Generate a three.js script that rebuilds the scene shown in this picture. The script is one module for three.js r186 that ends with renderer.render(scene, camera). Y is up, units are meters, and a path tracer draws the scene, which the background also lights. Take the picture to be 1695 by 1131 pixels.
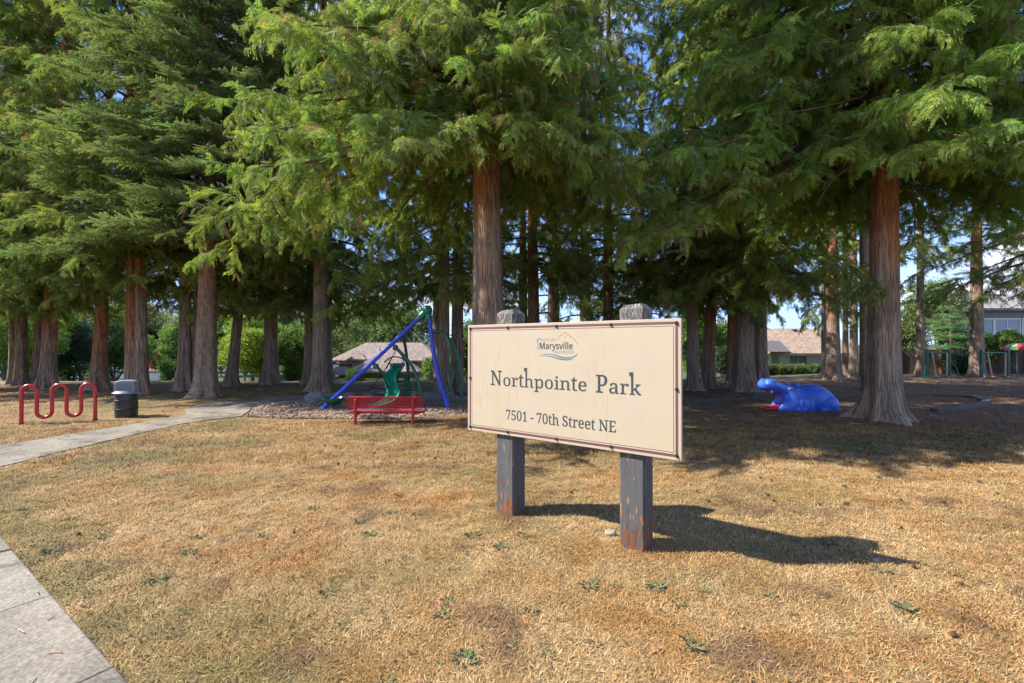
import * as THREE from 'three';
import { mergeGeometries } from 'three/addons/utils/BufferGeometryUtils.js';
import { RoundedBoxGeometry } from 'three/addons/geometries/RoundedBoxGeometry.js';
import { MarchingCubes } from 'three/addons/objects/MarchingCubes.js';

// ------------------------------------------------------------------ camera, sky, sun, exposure
const scene = new THREE.Scene();
const EYE = 1.85, F = 754, CX = 847.5, HY = 571;          // eye height, focal length in photo pixels, horizon row
const camera = new THREE.PerspectiveCamera(2 * Math.atan(565.5 / F) * 180 / Math.PI, 1024 / 683, 0.1, 9000);
camera.position.set(0, EYE, 0);
camera.rotation.x = Math.atan(5.5 / F);
scene.add(camera);
const renderer = new THREE.WebGLRenderer({ antialias: true });
renderer.toneMapping = THREE.LinearToneMapping;
renderer.toneMappingExposure = 2.75;
renderer.shadowMap.enabled = true;

function rngOf(seed) {
  let a = (seed * 2654435761) >>> 0;
  return () => { a = (a + 0x6d2b79f5) | 0; let t = Math.imul(a ^ (a >>> 15), 1 | a); t = (t + Math.imul(t ^ (t >>> 7), 61 | t)) ^ t; return ((t ^ (t >>> 14)) >>> 0) / 4294967296; };
}
// value noise in 2 and 3 dimensions
function hash3(x, y, z) { let h = Math.imul(x, 374761393) ^ Math.imul(y, 668265263) ^ Math.imul(z, 1274126177); h = Math.imul(h ^ (h >>> 13), 1274126177); return ((h ^ (h >>> 16)) >>> 0) / 4294967296; }
function vn(x, y, z = 0) {
  const xi = Math.floor(x), yi = Math.floor(y), zi = Math.floor(z), s = (t) => t * t * (3 - 2 * t), fx = s(x - xi), fy = s(y - yi), fz = s(z - zi);
  const l = (a, b, t) => a + (b - a) * t, h = (i, j, k) => hash3(xi + i, yi + j, zi + k);
  return l(l(l(h(0, 0, 0), h(1, 0, 0), fx), l(h(0, 1, 0), h(1, 1, 0), fx), fy), l(l(h(0, 0, 1), h(1, 0, 1), fx), l(h(0, 1, 1), h(1, 1, 1), fx), fy), fz);
}
function fbm(x, y, z = 0, n = 4) { let s = 0, a = 0.5, t = 0; for (let i = 0; i < n; i++) { s += a * vn(x, y, z + i * 17.3); t += a; x *= 2.03; y *= 2.03; z *= 2.03; a *= 0.5; } return s / t; }
const clamp = (x, a = 0, b = 1) => Math.min(b, Math.max(a, x)), lerp = (a, b, t) => a + (b - a) * t, sm = (a, b, x) => { const t = clamp((x - a) / (b - a)); return t * t * (3 - 2 * t); };

{ // a clear summer sky with scattered white cloud
  const w = 1024, h = 512, d = new Float32Array(w * h * 4);
  for (let j = 0; j < h; j++) for (let i = 0; i < w; i++) {
    const el = ((j + 0.5) / h - 0.5) * Math.PI, az = ((i + 0.5) / w - 0.5) * 2 * Math.PI, y = Math.sin(el), c = Math.cos(el), o = (j * w + i) * 4;
    let r, g, b;
    if (y < 0) { r = 0.2; g = 0.19; b = 0.17; } else {
      const t = Math.pow(1 - y, 3.2);
      r = lerp(0.07, 0.44, t); g = lerp(0.2, 0.62, t); b = lerp(0.6, 0.95, t);
      const px = c * Math.cos(az) / (y + 0.18), pz = c * Math.sin(az) / (y + 0.18);
      const n = fbm(px * 1.1 + 7.3, pz * 1.1 + 2.1, 0.5, 6), k = sm(0.52, 0.72, n) * 0.9;
      const s = 0.62 + 0.38 * fbm(px * 2.6 + 3, pz * 2.6, 4.5, 4);
      r = lerp(r, 1.02 * s, k); g = lerp(g, 1.04 * s, k); b = lerp(b, 1.1 * s, k);
    }
    d[o] = r * 0.74; d[o + 1] = g * 0.74; d[o + 2] = b * 0.72; d[o + 3] = 1;
  }
  const sky = new THREE.DataTexture(d, w, h, THREE.RGBAFormat, THREE.FloatType);
  sky.mapping = THREE.EquirectangularReflectionMapping; sky.magFilter = THREE.LinearFilter; sky.minFilter = THREE.LinearFilter; sky.needsUpdate = true;
  scene.background = sky; scene.environment = sky;
}
const sun = new THREE.DirectionalLight(new THREE.Color(1.0, 0.94, 0.83), 4.3);
sun.position.set(-60, 61.5, 0.6); sun.target.position.set(0, 0, 0);
sun.castShadow = true; sun.shadow.radius = 1.2; sun.shadow.mapSize.set(4096, 4096);
Object.assign(sun.shadow.camera, { left: -70, right: 70, top: 60, bottom: -60, near: 1, far: 260 });
scene.add(sun, sun.target);

// ------------------------------------------------------------------ helpers
const used = new Map();
function numbered(name) { const n = used.get(name) ?? 0; used.set(name, n + 1); return n ? name + '_' + String(n).padStart(3, '0') : name; }
function tag(o, label, category, group) { o.userData = { ...o.userData, label, category }; if (group) o.userData.group = group; return o; }
function thing(name, label, category, [x, y, z] = [0, 0, 0], turn = 0, group) {
  const o = new THREE.Group(); o.name = numbered(name); o.position.set(x, y, z); o.rotation.y = turn; scene.add(o); return tag(o, label, category, group);
}
function mesh(name, geometry, material, parent = scene) {
  const g = Array.isArray(geometry) ? merge(geometry) : geometry;
  const m = new THREE.Mesh(g, material); m.name = parent === scene ? numbered(name) : name; m.castShadow = m.receiveShadow = true; parent.add(m); return m;
}
function struct(name, geometry, material) { const m = mesh(name, geometry, material); m.userData = { kind: 'structure' }; return m; }
function merge(list) { const l = list.map((g) => { const n = g.index ? g.toNonIndexed() : g; for (const k of Object.keys(n.attributes)) if (!['position', 'normal', 'uv'].includes(k)) n.deleteAttribute(k); if (!n.attributes.uv) n.setAttribute('uv', new THREE.BufferAttribute(new Float32Array(n.attributes.position.count * 2), 2)); return n; }); return mergeGeometries(l); }
const V = (x, y, z) => new THREE.Vector3(x, y, z);
function box(w, h, d, x = 0, y = 0, z = 0, r = 0) { const g = r ? new RoundedBoxGeometry(w, h, d, 2, r) : new THREE.BoxGeometry(w, h, d); g.translate(x, y, z); return g; }
function bar(a, b, r, r2 = r, seg = 8) { // a round bar from a to b
  const d = b.clone().sub(a), g = new THREE.CylinderGeometry(r2, r, d.length(), seg); g.translate(0, d.length() / 2, 0);
  g.applyQuaternion(new THREE.Quaternion().setFromUnitVectors(V(0, 1, 0), d.normalize())); g.translate(a.x, a.y, a.z); return g;
}
function beam(a, b, w, h) { const d = b.clone().sub(a), g = new THREE.BoxGeometry(w, h, d.length()); g.applyQuaternion(new THREE.Quaternion().setFromUnitVectors(V(0, 0, 1), d.clone().normalize())); g.translate((a.x + b.x) / 2, (a.y + b.y) / 2, (a.z + b.z) / 2); return g; }
function tube(points, r, seg = 40, rad = 10, closed = false) { return new THREE.TubeGeometry(new THREE.CatmullRomCurve3(points, closed, 'centripetal'), seg, r, rad, closed); }
function blob(r, seed, sx = 1, sy = 1, sz = 1, rough = 0.35, det = 3) { // a lump of stone
  const g = new THREE.IcosahedronGeometry(1, det), p = g.attributes.position;
  for (let i = 0; i < p.count; i++) { const v = V(p.getX(i), p.getY(i), p.getZ(i)), k = r * (1 + rough * (fbm(v.x * 1.4 + seed, v.y * 1.4, v.z * 1.4 + seed, 4) - 0.5) * 2); p.setXYZ(i, v.x * k * sx, v.y * k * sy, v.z * k * sz); }
  g.computeVertexNormals(); return g;
}
const mat = (rgb, rough = 0.8, more = {}) => new THREE.MeshStandardMaterial({ color: new THREE.Color().setRGB(...rgb), roughness: rough, ...more });
// terrain: a flat plateau that falls away behind the trees, more on the left than on the right
function terrain(x, z) {
  const d = -z, q = x / Math.max(d, 1), A = q < -0.1 ? 3.5 : q < 0.25 ? lerp(3.5, 2.2, (q + 0.1) / 0.35) : q < 0.6 ? lerp(2.2, 1.1, (q - 0.25) / 0.35) : q < 1 ? lerp(1.1, 0.2, (q - 0.6) / 0.4) : 0.2;
  return -A * sm(21.5, 50, d);
}
const G = (px, py) => { const d = EYE * F / (py - HY); return V((px - CX) * d / F, 0, -d); };            // a point of the plateau seen at a photo pixel
const P = (px, py, d) => V((px - CX) * d / F, EYE + (HY - py) * d / F, -d);                               // a point at depth d
const base = (px, d) => { const x = (px - CX) * d / F; return V(x, terrain(x, -d), -d); };

// textures that say what surfaces are made of
function dataTex(w, h, fn, repeat, srgb) {
  const d = new Uint8Array(w * h * 4);
  for (let j = 0; j < h; j++) for (let i = 0; i < w; i++) { const c = fn(i / w, j / h), o = (j * w + i) * 4; const a = Array.isArray(c) ? c : [c, c, c]; for (let k = 0; k < 3; k++) d[o + k] = clamp(a[k]) * 255; d[o + 3] = 255; }
  const t = new THREE.DataTexture(d, w, h); t.wrapS = t.wrapT = THREE.RepeatWrapping; t.magFilter = THREE.LinearFilter; t.minFilter = THREE.LinearMipmapLinearFilter; if (srgb) t.colorSpace = THREE.SRGBColorSpace; if (repeat) t.repeat.set(...repeat); t.needsUpdate = true; return t;
}
function tileFbm(u, v, fx, fy, z = 0, n = 4) { // repeats over 0..1
  let s = 0, a = 0.5, t = 0;
  for (let i = 0; i < n; i++) {
    const X = u * fx, Y = v * fy, xi = Math.floor(X), yi = Math.floor(Y), c = (q) => q * q * (3 - 2 * q), tx = c(X - xi), ty = c(Y - yi), m = (p, q) => ((p % q) + q) % q, h = (p, q) => hash3(m(p, fx), m(q, fy), z + i * 31);
    s += a * lerp(lerp(h(xi, yi), h(xi + 1, yi), tx), lerp(h(xi, yi + 1), h(xi + 1, yi + 1), tx), ty); t += a; fx *= 2; fy *= 2; a *= 0.55;
  }
  return s / t;
}
function canvasTex(w, h, draw, srgb = true) { const c = document.createElement('canvas'); c.width = w; c.height = h; draw(c.getContext('2d'), w, h); const t = new THREE.CanvasTexture(c); t.wrapS = t.wrapT = THREE.RepeatWrapping; if (srgb) t.colorSpace = THREE.SRGBColorSpace; t.anisotropy = 8; return t; }
const grainTex = dataTex(256, 256, (u, v) => 0.5 + 0.5 * tileFbm(u, v, 24, 24, 3, 4), [1, 1]);
// ------------------------------------------------------------------ ground
const inPoly = (p, x, z) => { let c = false; for (let i = 0, j = p.length - 1; i < p.length; j = i++) if ((p[i].z > z) !== (p[j].z > z) && x < (p[j].x - p[i].x) * (z - p[i].z) / (p[j].z - p[i].z) + p[i].x) c = !c; return c; };
const pathPoly = [V(-7.72, 0, -5.9), G(0, 775), G(100, 750), G(200, 726), G(300, 703), G(345, 696), G(400, 690), G(412, 682), G(418, 674), G(470, 668), G(560, 658), G(556, 653), G(470, 658), G(405, 664), G(345, 669), G(312, 675), G(306, 681), G(312, 687), G(300, 691), G(270, 695), G(200, 707), G(100, 723), G(0, 740), V(-9.32, 0, -7.2)];
const chipPoly = [G(409, 691), G(470, 693), G(575, 694), G(690, 694), G(776, 690), G(850, 680), G(880, 670), G(850, 661), G(770, 656), G(690, 656), G(600, 659), G(500, 664), G(430, 672), G(416, 680)];
const W1 = G(0, 888), W2 = G(210, 1131), wDir = W2.clone().sub(W1).normalize(), wPer = V(wDir.z, 0, -wDir.x);
if (wPer.x > 0) wPer.negate();                                 // towards the left, away from the lawn
const onWalk = (x, z) => { const dx = x - W1.x, dz = z - W1.z, a = dx * wPer.x + dz * wPer.z; return a > 0.012 + 0.03 * vn(x * 9, z * 9) && a < 1.85; };
// where fallen needles cover the soil under the trees
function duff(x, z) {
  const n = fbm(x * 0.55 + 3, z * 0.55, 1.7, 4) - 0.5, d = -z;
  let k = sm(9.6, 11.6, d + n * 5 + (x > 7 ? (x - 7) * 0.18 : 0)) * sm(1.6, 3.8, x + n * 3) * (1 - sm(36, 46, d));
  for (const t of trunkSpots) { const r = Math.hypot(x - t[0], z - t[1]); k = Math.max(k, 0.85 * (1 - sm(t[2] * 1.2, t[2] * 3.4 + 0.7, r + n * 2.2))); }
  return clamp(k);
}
function lawnTone(x, z) { // [r, g, b] linear: straw, rust-brown and green patches, needles under the trees
  const d = -z, a = fbm(x * 0.45, z * 0.7, 3.1, 5), b = fbm(x * 1.7 + 9, z * 2.2, 5.2, 4), c = fbm(x * 0.33 + 20, z * 0.5, 8.7, 4), e = fbm(x * 5 + 4, z * 6, 2.2, 3), f2 = fbm(x * 3.1 + 14, z * 3.6, 7.2, 4);
  let r = 0.52, g = 0.36, bl = 0.168;
  const rust = clamp(sm(0.48, 0.66, b) * 0.5 + sm(0.47, 0.62, f2) * 0.55 + sm(0.52, 0.68, a) * 0.2); r = lerp(r, 0.42, rust); g = lerp(g, 0.23, rust); bl = lerp(bl, 0.07, rust);
  const pale = sm(0.55, 0.72, e) * 0.6 + sm(0.52, 0.7, c) * 0.3; r = lerp(r, 0.68, pale * 0.8); g = lerp(g, 0.49, pale * 0.8); bl = lerp(bl, 0.25, pale * 0.8);
  let green = sm(0.5, 0.7, fbm(x * 0.8 + 40, z * 1.1, 6.6, 5)) * (0.34 + 0.5 * sm(4.5, 8.5, d)) + (d > 6.5 && x < 2.5 && x > -2 ? 0.14 : 0);
  const we = (x - W1.x) * -wPer.x + (z - W1.z) * -wPer.z; green += 0.75 * (1 - sm(0.1, 1.1, we)) * sm(0.4, 0.62, b + 0.05);
  green = clamp(green, 0, 0.75); r = lerp(r, 0.235, green); g = lerp(g, 0.215, green); bl = lerp(bl, 0.075, green);
  const soil = sm(0.63, 0.72, fbm(x * 2.3 + 70, z * 2.6, 3.9, 5)) * 0.7; r = lerp(r, 0.2, soil); g = lerp(g, 0.125, soil); bl = lerp(bl, 0.07, soil);
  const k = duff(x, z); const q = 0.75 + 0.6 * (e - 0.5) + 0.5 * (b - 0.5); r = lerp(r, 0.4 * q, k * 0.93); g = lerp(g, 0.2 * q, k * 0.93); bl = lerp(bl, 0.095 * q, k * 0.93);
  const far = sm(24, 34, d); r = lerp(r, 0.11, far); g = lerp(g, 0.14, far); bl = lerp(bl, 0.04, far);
  return [r, g, bl];
}
const strawTex = canvasTex(1024, 1024, (c, w, h) => {
  const r = rngOf(11); c.fillStyle = '#8f8f8f'; c.fillRect(0, 0, w, h); c.lineCap = 'round';
  for (let i = 0; i < 30000; i++) {
    const x = r() * w, y = r() * h, a = r() * 6.283, l = 8 + r() * 22, k = Math.floor(70 + r() * 185), bend = (r() - 0.5) * 10;
    c.strokeStyle = `rgba(${k},${k},${Math.floor(k * 0.97)},0.8)`; c.lineWidth = 0.7 + r() * 1.5;
    for (const ox of [0, x < 40 ? w : x > w - 40 ? -w : 0]) for (const oy of [0, y < 40 ? h : y > h - 40 ? -h : 0]) { c.beginPath(); c.moveTo(x + ox, y + oy); c.quadraticCurveTo(x + ox + Math.cos(a) * l / 2 - Math.sin(a) * bend, y + oy + Math.sin(a) * l / 2 + Math.cos(a) * bend, x + ox + Math.cos(a) * l, y + oy + Math.sin(a) * l); c.stroke(); if (!ox && !oy) continue; }
  }
});
strawTex.repeat.set(0.9, 0.9);
const groundMat = new THREE.MeshStandardMaterial({ vertexColors: true, roughness: 1, map: strawTex, bumpMap: strawTex, bumpScale: 0.006 });
function groundHeight(x, z) {
  const d = -z, k = d < 40 ? 1 : 0; let h = terrain(x, z) + k * (fbm(x * 0.9, z * 0.9, 2, 3) - 0.5) * 0.02;
  for (const t of trunkSpots) { const r = Math.hypot(x - t[0], z - t[1]); if (r < 2.6) h += 0.16 * t[2] * (1 - sm(0.2, 2.6, r)); }
  return h;
}
function buildGround() {
  const xs = [], zs = [];
  for (const q of [-4000, -2000, -1000, -500, -250, -140, -90, -64, -50, -42, -36, -31, -27, -24, -21, -19]) xs.push(q);
  for (let x = -17.5; x <= 20; x += 0.2) xs.push(x);
  for (const q of [20.6, 21.5, 23, 25, 28, 32, 36, 42, 50, 64, 90, 140, 250, 500, 1000, 2000, 4000]) xs.push(q);
  for (const q of [3000, 800, 200, 60, 20, 8, 4, 1.5]) zs.push(q);
  for (let z = 0; z >= -30; z -= 0.2) zs.push(z);
  for (const q of [-30.6, -31.5, -33, -35, -37.5, -40, -43, -46, -50, -55, -62, -75, -100, -150, -260, -500, -1000, -2000, -4500]) zs.push(q);
  const n = xs.length, m = zs.length, p = new Float32Array(n * m * 3), uv = new Float32Array(n * m * 2), col = new Float32Array(n * m * 3), idx = [];
  for (let j = 0; j < m; j++) for (let i = 0; i < n; i++) {
    const x = xs[i], z = zs[j], k = j * n + i; p.set([x, groundHeight(x, z), z], k * 3); uv.set([x, z], k * 2);
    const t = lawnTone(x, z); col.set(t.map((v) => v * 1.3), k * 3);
    if (i < n - 1 && j < m - 1) idx.push(k, k + 1, k + n, k + 1, k + n + 1, k + n);
  }
  const g = new THREE.BufferGeometry(); g.setAttribute('position', new THREE.BufferAttribute(p, 3)); g.setAttribute('uv', new THREE.BufferAttribute(uv, 2)); g.setAttribute('color', new THREE.BufferAttribute(col, 3)); g.setIndex(idx); g.computeVertexNormals();
  struct('lawn_ground', g, groundMat);
}
// flat sheets and slabs over the lawn
function slabGeo(poly, y0, y1, bevel = 0.008) {
  const s = new THREE.Shape(poly.map((p) => new THREE.Vector2(p.x, -p.z)));
  const g = new THREE.ExtrudeGeometry(s, { depth: y1 - y0 - 2 * bevel, bevelEnabled: bevel > 0, bevelSize: bevel, bevelThickness: bevel, bevelOffset: -bevel, bevelSegments: 2, curveSegments: 8 });
  g.rotateX(-Math.PI / 2); g.translate(0, y0 + bevel, 0);
  const q = g.attributes.position, uv = g.attributes.uv; for (let i = 0; i < q.count; i++) uv.setXY(i, q.getX(i), q.getZ(i)); return g;
}
function buildPaving() {
  const concrete = dataTex(512, 512, (u, v) => { const f = tileFbm(u, v, 5, 5, 2, 5), s = tileFbm(u, v, 128, 128, 9, 2), st = sm(0.5, 0.72, tileFbm(u, v, 4, 7, 21, 5)); const k = 0.45 + 0.2 * (f - 0.5) + 0.22 * (s - 0.5) - 0.1 * st; return [k * 1.03, k * 0.97, k * 0.88]; }, [0.55, 0.55], true);
  const conBump = dataTex(512, 512, (u, v) => tileFbm(u, v, 110, 110, 4, 3), [0.55, 0.55]);
  const con = new THREE.MeshStandardMaterial({ map: concrete, bumpMap: conBump, bumpScale: 0.002, roughness: 0.95 });
  const con2 = con.clone(); con2.color.setRGB(0.93, 0.92, 0.9);
  const walk = new THREE.Group(); walk.name = 'sidewalk'; walk.userData = { kind: 'structure' }; scene.add(walk);
  const at = (s, a) => W1.clone().addScaledVector(wDir, s).addScaledVector(wPer, a);
  const joints = [];                                     // each slab runs from joint to joint; joints seen at the lawn edge at pixel (88, 990) and (195, 1109)
  const s1 = G(88, 990).sub(W1).dot(wDir), s2 = G(195, 1109).sub(W1).dot(wDir), step = s2 - s1;
  for (let k = -7; k < 4; k++) joints.push(s1 + k * step);
  for (let k = 0; k + 1 < joints.length; k++) { const a = joints[k] + 0.006, b = joints[k + 1] - 0.006; const m = mesh('slab', slabGeo([at(a, 0), at(b, 0), at(b, 1.8), at(a, 1.8)], -0.08, 0.028 + 0.004 * ((k * 7) % 3), 0.01), k % 2 ? con2 : con, walk); m.userData = {}; }
  struct('path', slabGeo(pathPoly, -0.06, 0.024, 0.008), con2);
  // bark-chip surface of the play area
  const chips = new THREE.MeshStandardMaterial({ color: new THREE.Color().setRGB(0.38, 0.27, 0.21), map: dataTex(512, 512, (u, v) => { const s = tileFbm(u, v, 60, 90, 9, 3), t = tileFbm(u, v, 8, 8, 5, 3); return 0.28 + 0.75 * (s - 0.5) * 1.6 + 0.35 * (t - 0.3); }, [0.7, 0.7]), roughness: 1, bumpMap: dataTex(256, 256, (u, v) => tileFbm(u, v, 60, 80, 7, 3), [0.7, 0.7]), bumpScale: 0.03 });
  struct('play_area_ground', slabGeo(chipPoly, -0.05, 0.02, 0.005), chips);
  const r = rngOf(5), chip = new THREE.BoxGeometry(0.07, 0.012, 0.025), N = 9000, im = new THREE.InstancedMesh(chip, mat([1, 1, 1], 1), N), o = new THREE.Object3D(); let n = 0;
  while (n < N) { const x = -7.6 + r() * 9, z = -11.3 - r() * 5; if (!inPoly(chipPoly, x, z)) continue; o.position.set(x, 0.02 + r() * 0.02, z); o.rotation.set((r() - 0.5) * 0.9, r() * 6.28, (r() - 0.5) * 0.9); o.scale.setScalar(0.6 + r() * 0.9); o.updateMatrix(); im.setMatrixAt(n, o.matrix); const k = 0.55 + r() * 0.8; im.setColorAt(n, new THREE.Color().setRGB(0.27 * k, 0.19 * k, 0.14 * k)); n++; }
  im.name = 'bark_chips'; im.userData = { kind: 'stuff', label: 'loose bark chips covering the play area behind the red bench', category: 'bark chips' }; scene.add(im);
  // concrete edging that curves round the needle-covered ground on the right
  const edge = (pts, w, h) => { const c = new THREE.CatmullRomCurve3(pts), n = 60, A = [], B = []; for (let i = 0; i <= n; i++) { const p = c.getPoint(i / n), t = c.getTangent(i / n); A.push(V(p.x - t.z * w / 2, 0, p.z + t.x * w / 2)); B.unshift(V(p.x + t.z * w / 2, 0, p.z - t.x * w / 2)); } return slabGeo([...A, ...B], -0.05, h, 0.015); };
  const grey = mat([0.13, 0.115, 0.1], 0.95, { map: grainTex });
  tag(mesh('concrete_edging', edge([G(1130, 668), G(1230, 661), G(1330, 658), G(1430, 656), G(1540, 655), G(1600, 658), G(1628, 664), G(1622, 672), G(1588, 678), G(1545, 681)], 0.19, 0.08), grey), 'low grey concrete edging curving over needle-covered ground beside the largest right trunk', 'edging');
  const beamA = G(1258, 661), bm = tag(mesh('timber_beam', [box(0.62, 0.2, 0.16, beamA.x + 0.25, 0.1, beamA.z - 0.35, 0.02)], mat([0.12, 0.13, 0.13], 0.9, { map: grainTex })), 'short dark squared timber lying on the ground behind the blue hippo jaw', 'timber');
  const l1 = G(1282, 637), l2 = G(1346, 633); tag(mesh('fallen_pole', bar(V(l1.x, 0.1, l1.z), V(l2.x, 0.34, l2.z), 0.055, 0.045, 9), mat([0.5, 0.4, 0.3], 0.9, { map: grainTex })), 'pale bare pole lying on the needles behind the blue hippo', 'pole');
}
// fallen needles and twig bits, thick under the trees and blown over paving and lawn
function buildLitter() {
  const r = rngOf(202), N = 15000, bit = new THREE.BoxGeometry(0.06, 0.004, 0.005), im = new THREE.InstancedMesh(bit, mat([1, 1, 1], 1), N), o = new THREE.Object3D(), c = new THREE.Color(); let n = 0;
  while (n < N) {
    const d = Math.sqrt(3 + r() * 620), x = (r() * 2 - 1) * 1.16 * d, z = -d, paved = onWalk(x, z) || inPoly(pathPoly, x, z); if (r() > (paved ? 0.3 : 0.06 + 0.94 * duff(x, z))) continue;
    const big = r() < 0.06 ? 2.4 : 1; o.position.set(x, (paved ? 0.03 : groundHeight(x, z)) + 0.006 + r() * 0.012, z); o.rotation.set((r() - 0.5) * 0.3, r() * 6.28, (r() - 0.5) * 0.4); o.scale.set((0.5 + r()) * big, big, big * (d > 9 ? 2.2 : 1)); o.updateMatrix(); im.setMatrixAt(n, o.matrix);
    const k = 0.4 + r(); im.setColorAt(n++, r() < 0.7 ? c.setRGB(0.36 * k, 0.17 * k, 0.07 * k) : c.setRGB(0.4 * k, 0.3 * k, 0.19 * k));
  }
  im.name = 'fallen_needles'; im.userData = { kind: 'stuff', label: 'rust-brown fallen needles and twig bits under the trees and on the paths', category: 'needles' }; scene.add(im);
}
// dry matted grass: tufts of bent blades, thick near the viewer
function buildGrass() {
  const r = rngOf(77);
  function tuft(n, spread, lie, seed, tall = 1) {
    const q = rngOf(seed), pos = [], nor = [], col = [], idx = [];
    for (let i = 0; i < n; i++) {
      const a = q() * 6.283, x0 = (q() - 0.5) * spread, z0 = (q() - 0.5) * spread, l = (0.018 + q() * 0.04) * tall, up = lie + q() * q() * 1.1, w = 0.001 + q() * 0.0012, dx = Math.cos(a), dz = Math.sin(a), sx = -dz, sz = dx;
      const c1 = Math.cos(up), s1 = Math.sin(up), m = [x0 + dx * l * 0.5 * c1, l * 0.5 * s1, z0 + dz * l * 0.5 * c1], bn = (q() - 0.5) * 0.5, e = [m[0] + (dx * c1 + sx * bn) * l * 0.55, m[1] + l * 0.5 * (s1 - 0.18), m[2] + (dz * c1 + sz * bn) * l * 0.55], k = pos.length / 3;
      e[1] = Math.max(e[1], 0.004);
      pos.push(x0 - sx * w, 0, z0 - sz * w, x0 + sx * w, 0, z0 + sz * w, m[0] - sx * w, m[1], m[2] - sz * w, m[0] + sx * w, m[1], m[2] + sz * w, ...e);
      const sh = q(), kk = 0.42 + q() * 0.9, cc = sh < 0.22 ? [0.78 * kk, 0.55 * kk, 0.4 * kk] : sh < 0.6 ? [1.12 * kk, 1.1 * kk, 1.08 * kk] : [kk, 0.96 * kk, 0.9 * kk];
      for (let t = 0; t < 5; t++) col.push(...cc);
      for (let t = 0; t < 5; t++) nor.push(-dx * s1 * 0.5, 1, -dz * s1 * 0.5);
      idx.push(k, k + 1, k + 3, k, k + 3, k + 2, k + 2, k + 3, k + 4);
    }
    const g = new THREE.BufferGeometry(); g.setAttribute('position', new THREE.Float32BufferAttribute(pos, 3)); g.setAttribute('normal', new THREE.Float32BufferAttribute(nor, 3)); g.setAttribute('color', new THREE.Float32BufferAttribute(col, 3)); g.setIndex(idx); return g;
  }
  const gm = new THREE.MeshStandardMaterial({ color: 0xffffff, vertexColors: true, roughness: 0.9, side: THREE.DoubleSide });
  const bands = [[2.1, 4.2, 900, 34, 0.10, 1], [4.2, 7, 560, 34, 0.12, 1.1], [7, 11, 240, 34, 0.18, 1.3], [11, 21, 55, 30, 0.26, 1.5]], sets = [[], [], [], []];
  const lists = bands.map(() => [[]]);
  bands.forEach(([d0, d1, dens], b) => {
    const area = (d1 * d1 - d0 * d0) * 1.16, n = Math.round(area * dens);
    for (let i = 0; i < n; i++) {
      const d = Math.sqrt(d0 * d0 + r() * (d1 * d1 - d0 * d0)), x = (r() * 2 - 1) * 1.16 * d, z = -d;
      if (onWalk(x, z) || inPoly(pathPoly, x, z) || inPoly(chipPoly, x, z)) continue;
      if (trunkSpots.some((t) => Math.hypot(x - t[0], z - t[1]) < t[2] * 0.7)) continue;
      const k = duff(x, z); if (r() < k * 0.72) continue;
      lists[b][0].push([x, z]);
    }
  });
  const o = new THREE.Object3D(), c = new THREE.Color();
  lists.forEach((two, b) => two.forEach((list, v) => {
    const im = new THREE.InstancedMesh(tuft(bands[b][3], bands[b][4], 0.08, 100 + b * 2 + v, bands[b][5]), gm, list.length);
    list.forEach(([x, z], i) => {
      o.position.set(x, groundHeight(x, z) - 0.003, z); o.rotation.set(0, r() * 6.283, 0); const s = 0.7 + r() * 0.7; o.scale.set(s, s * (0.6 + r() * 0.7), s); o.updateMatrix(); im.setMatrixAt(i, o.matrix);
      const t = lawnTone(x, z), k = 0.58 + r() * 0.42; im.setColorAt(i, c.setRGB(t[0] * k, t[1] * k * (0.96 + r() * 0.08), t[2] * k));
    });
    im.name = numbered('grass'); im.castShadow = im.receiveShadow = true;
    im.userData = { kind: 'stuff', label: ['sunburnt straw-coloured grass nearest the viewer', 'dry matted lawn grass round the sign posts', 'dry lawn grass between the sign and the red bench', 'thin dry grass among the tree trunks'][b], category: 'grass' }; scene.add(im);
  }));
}
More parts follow.
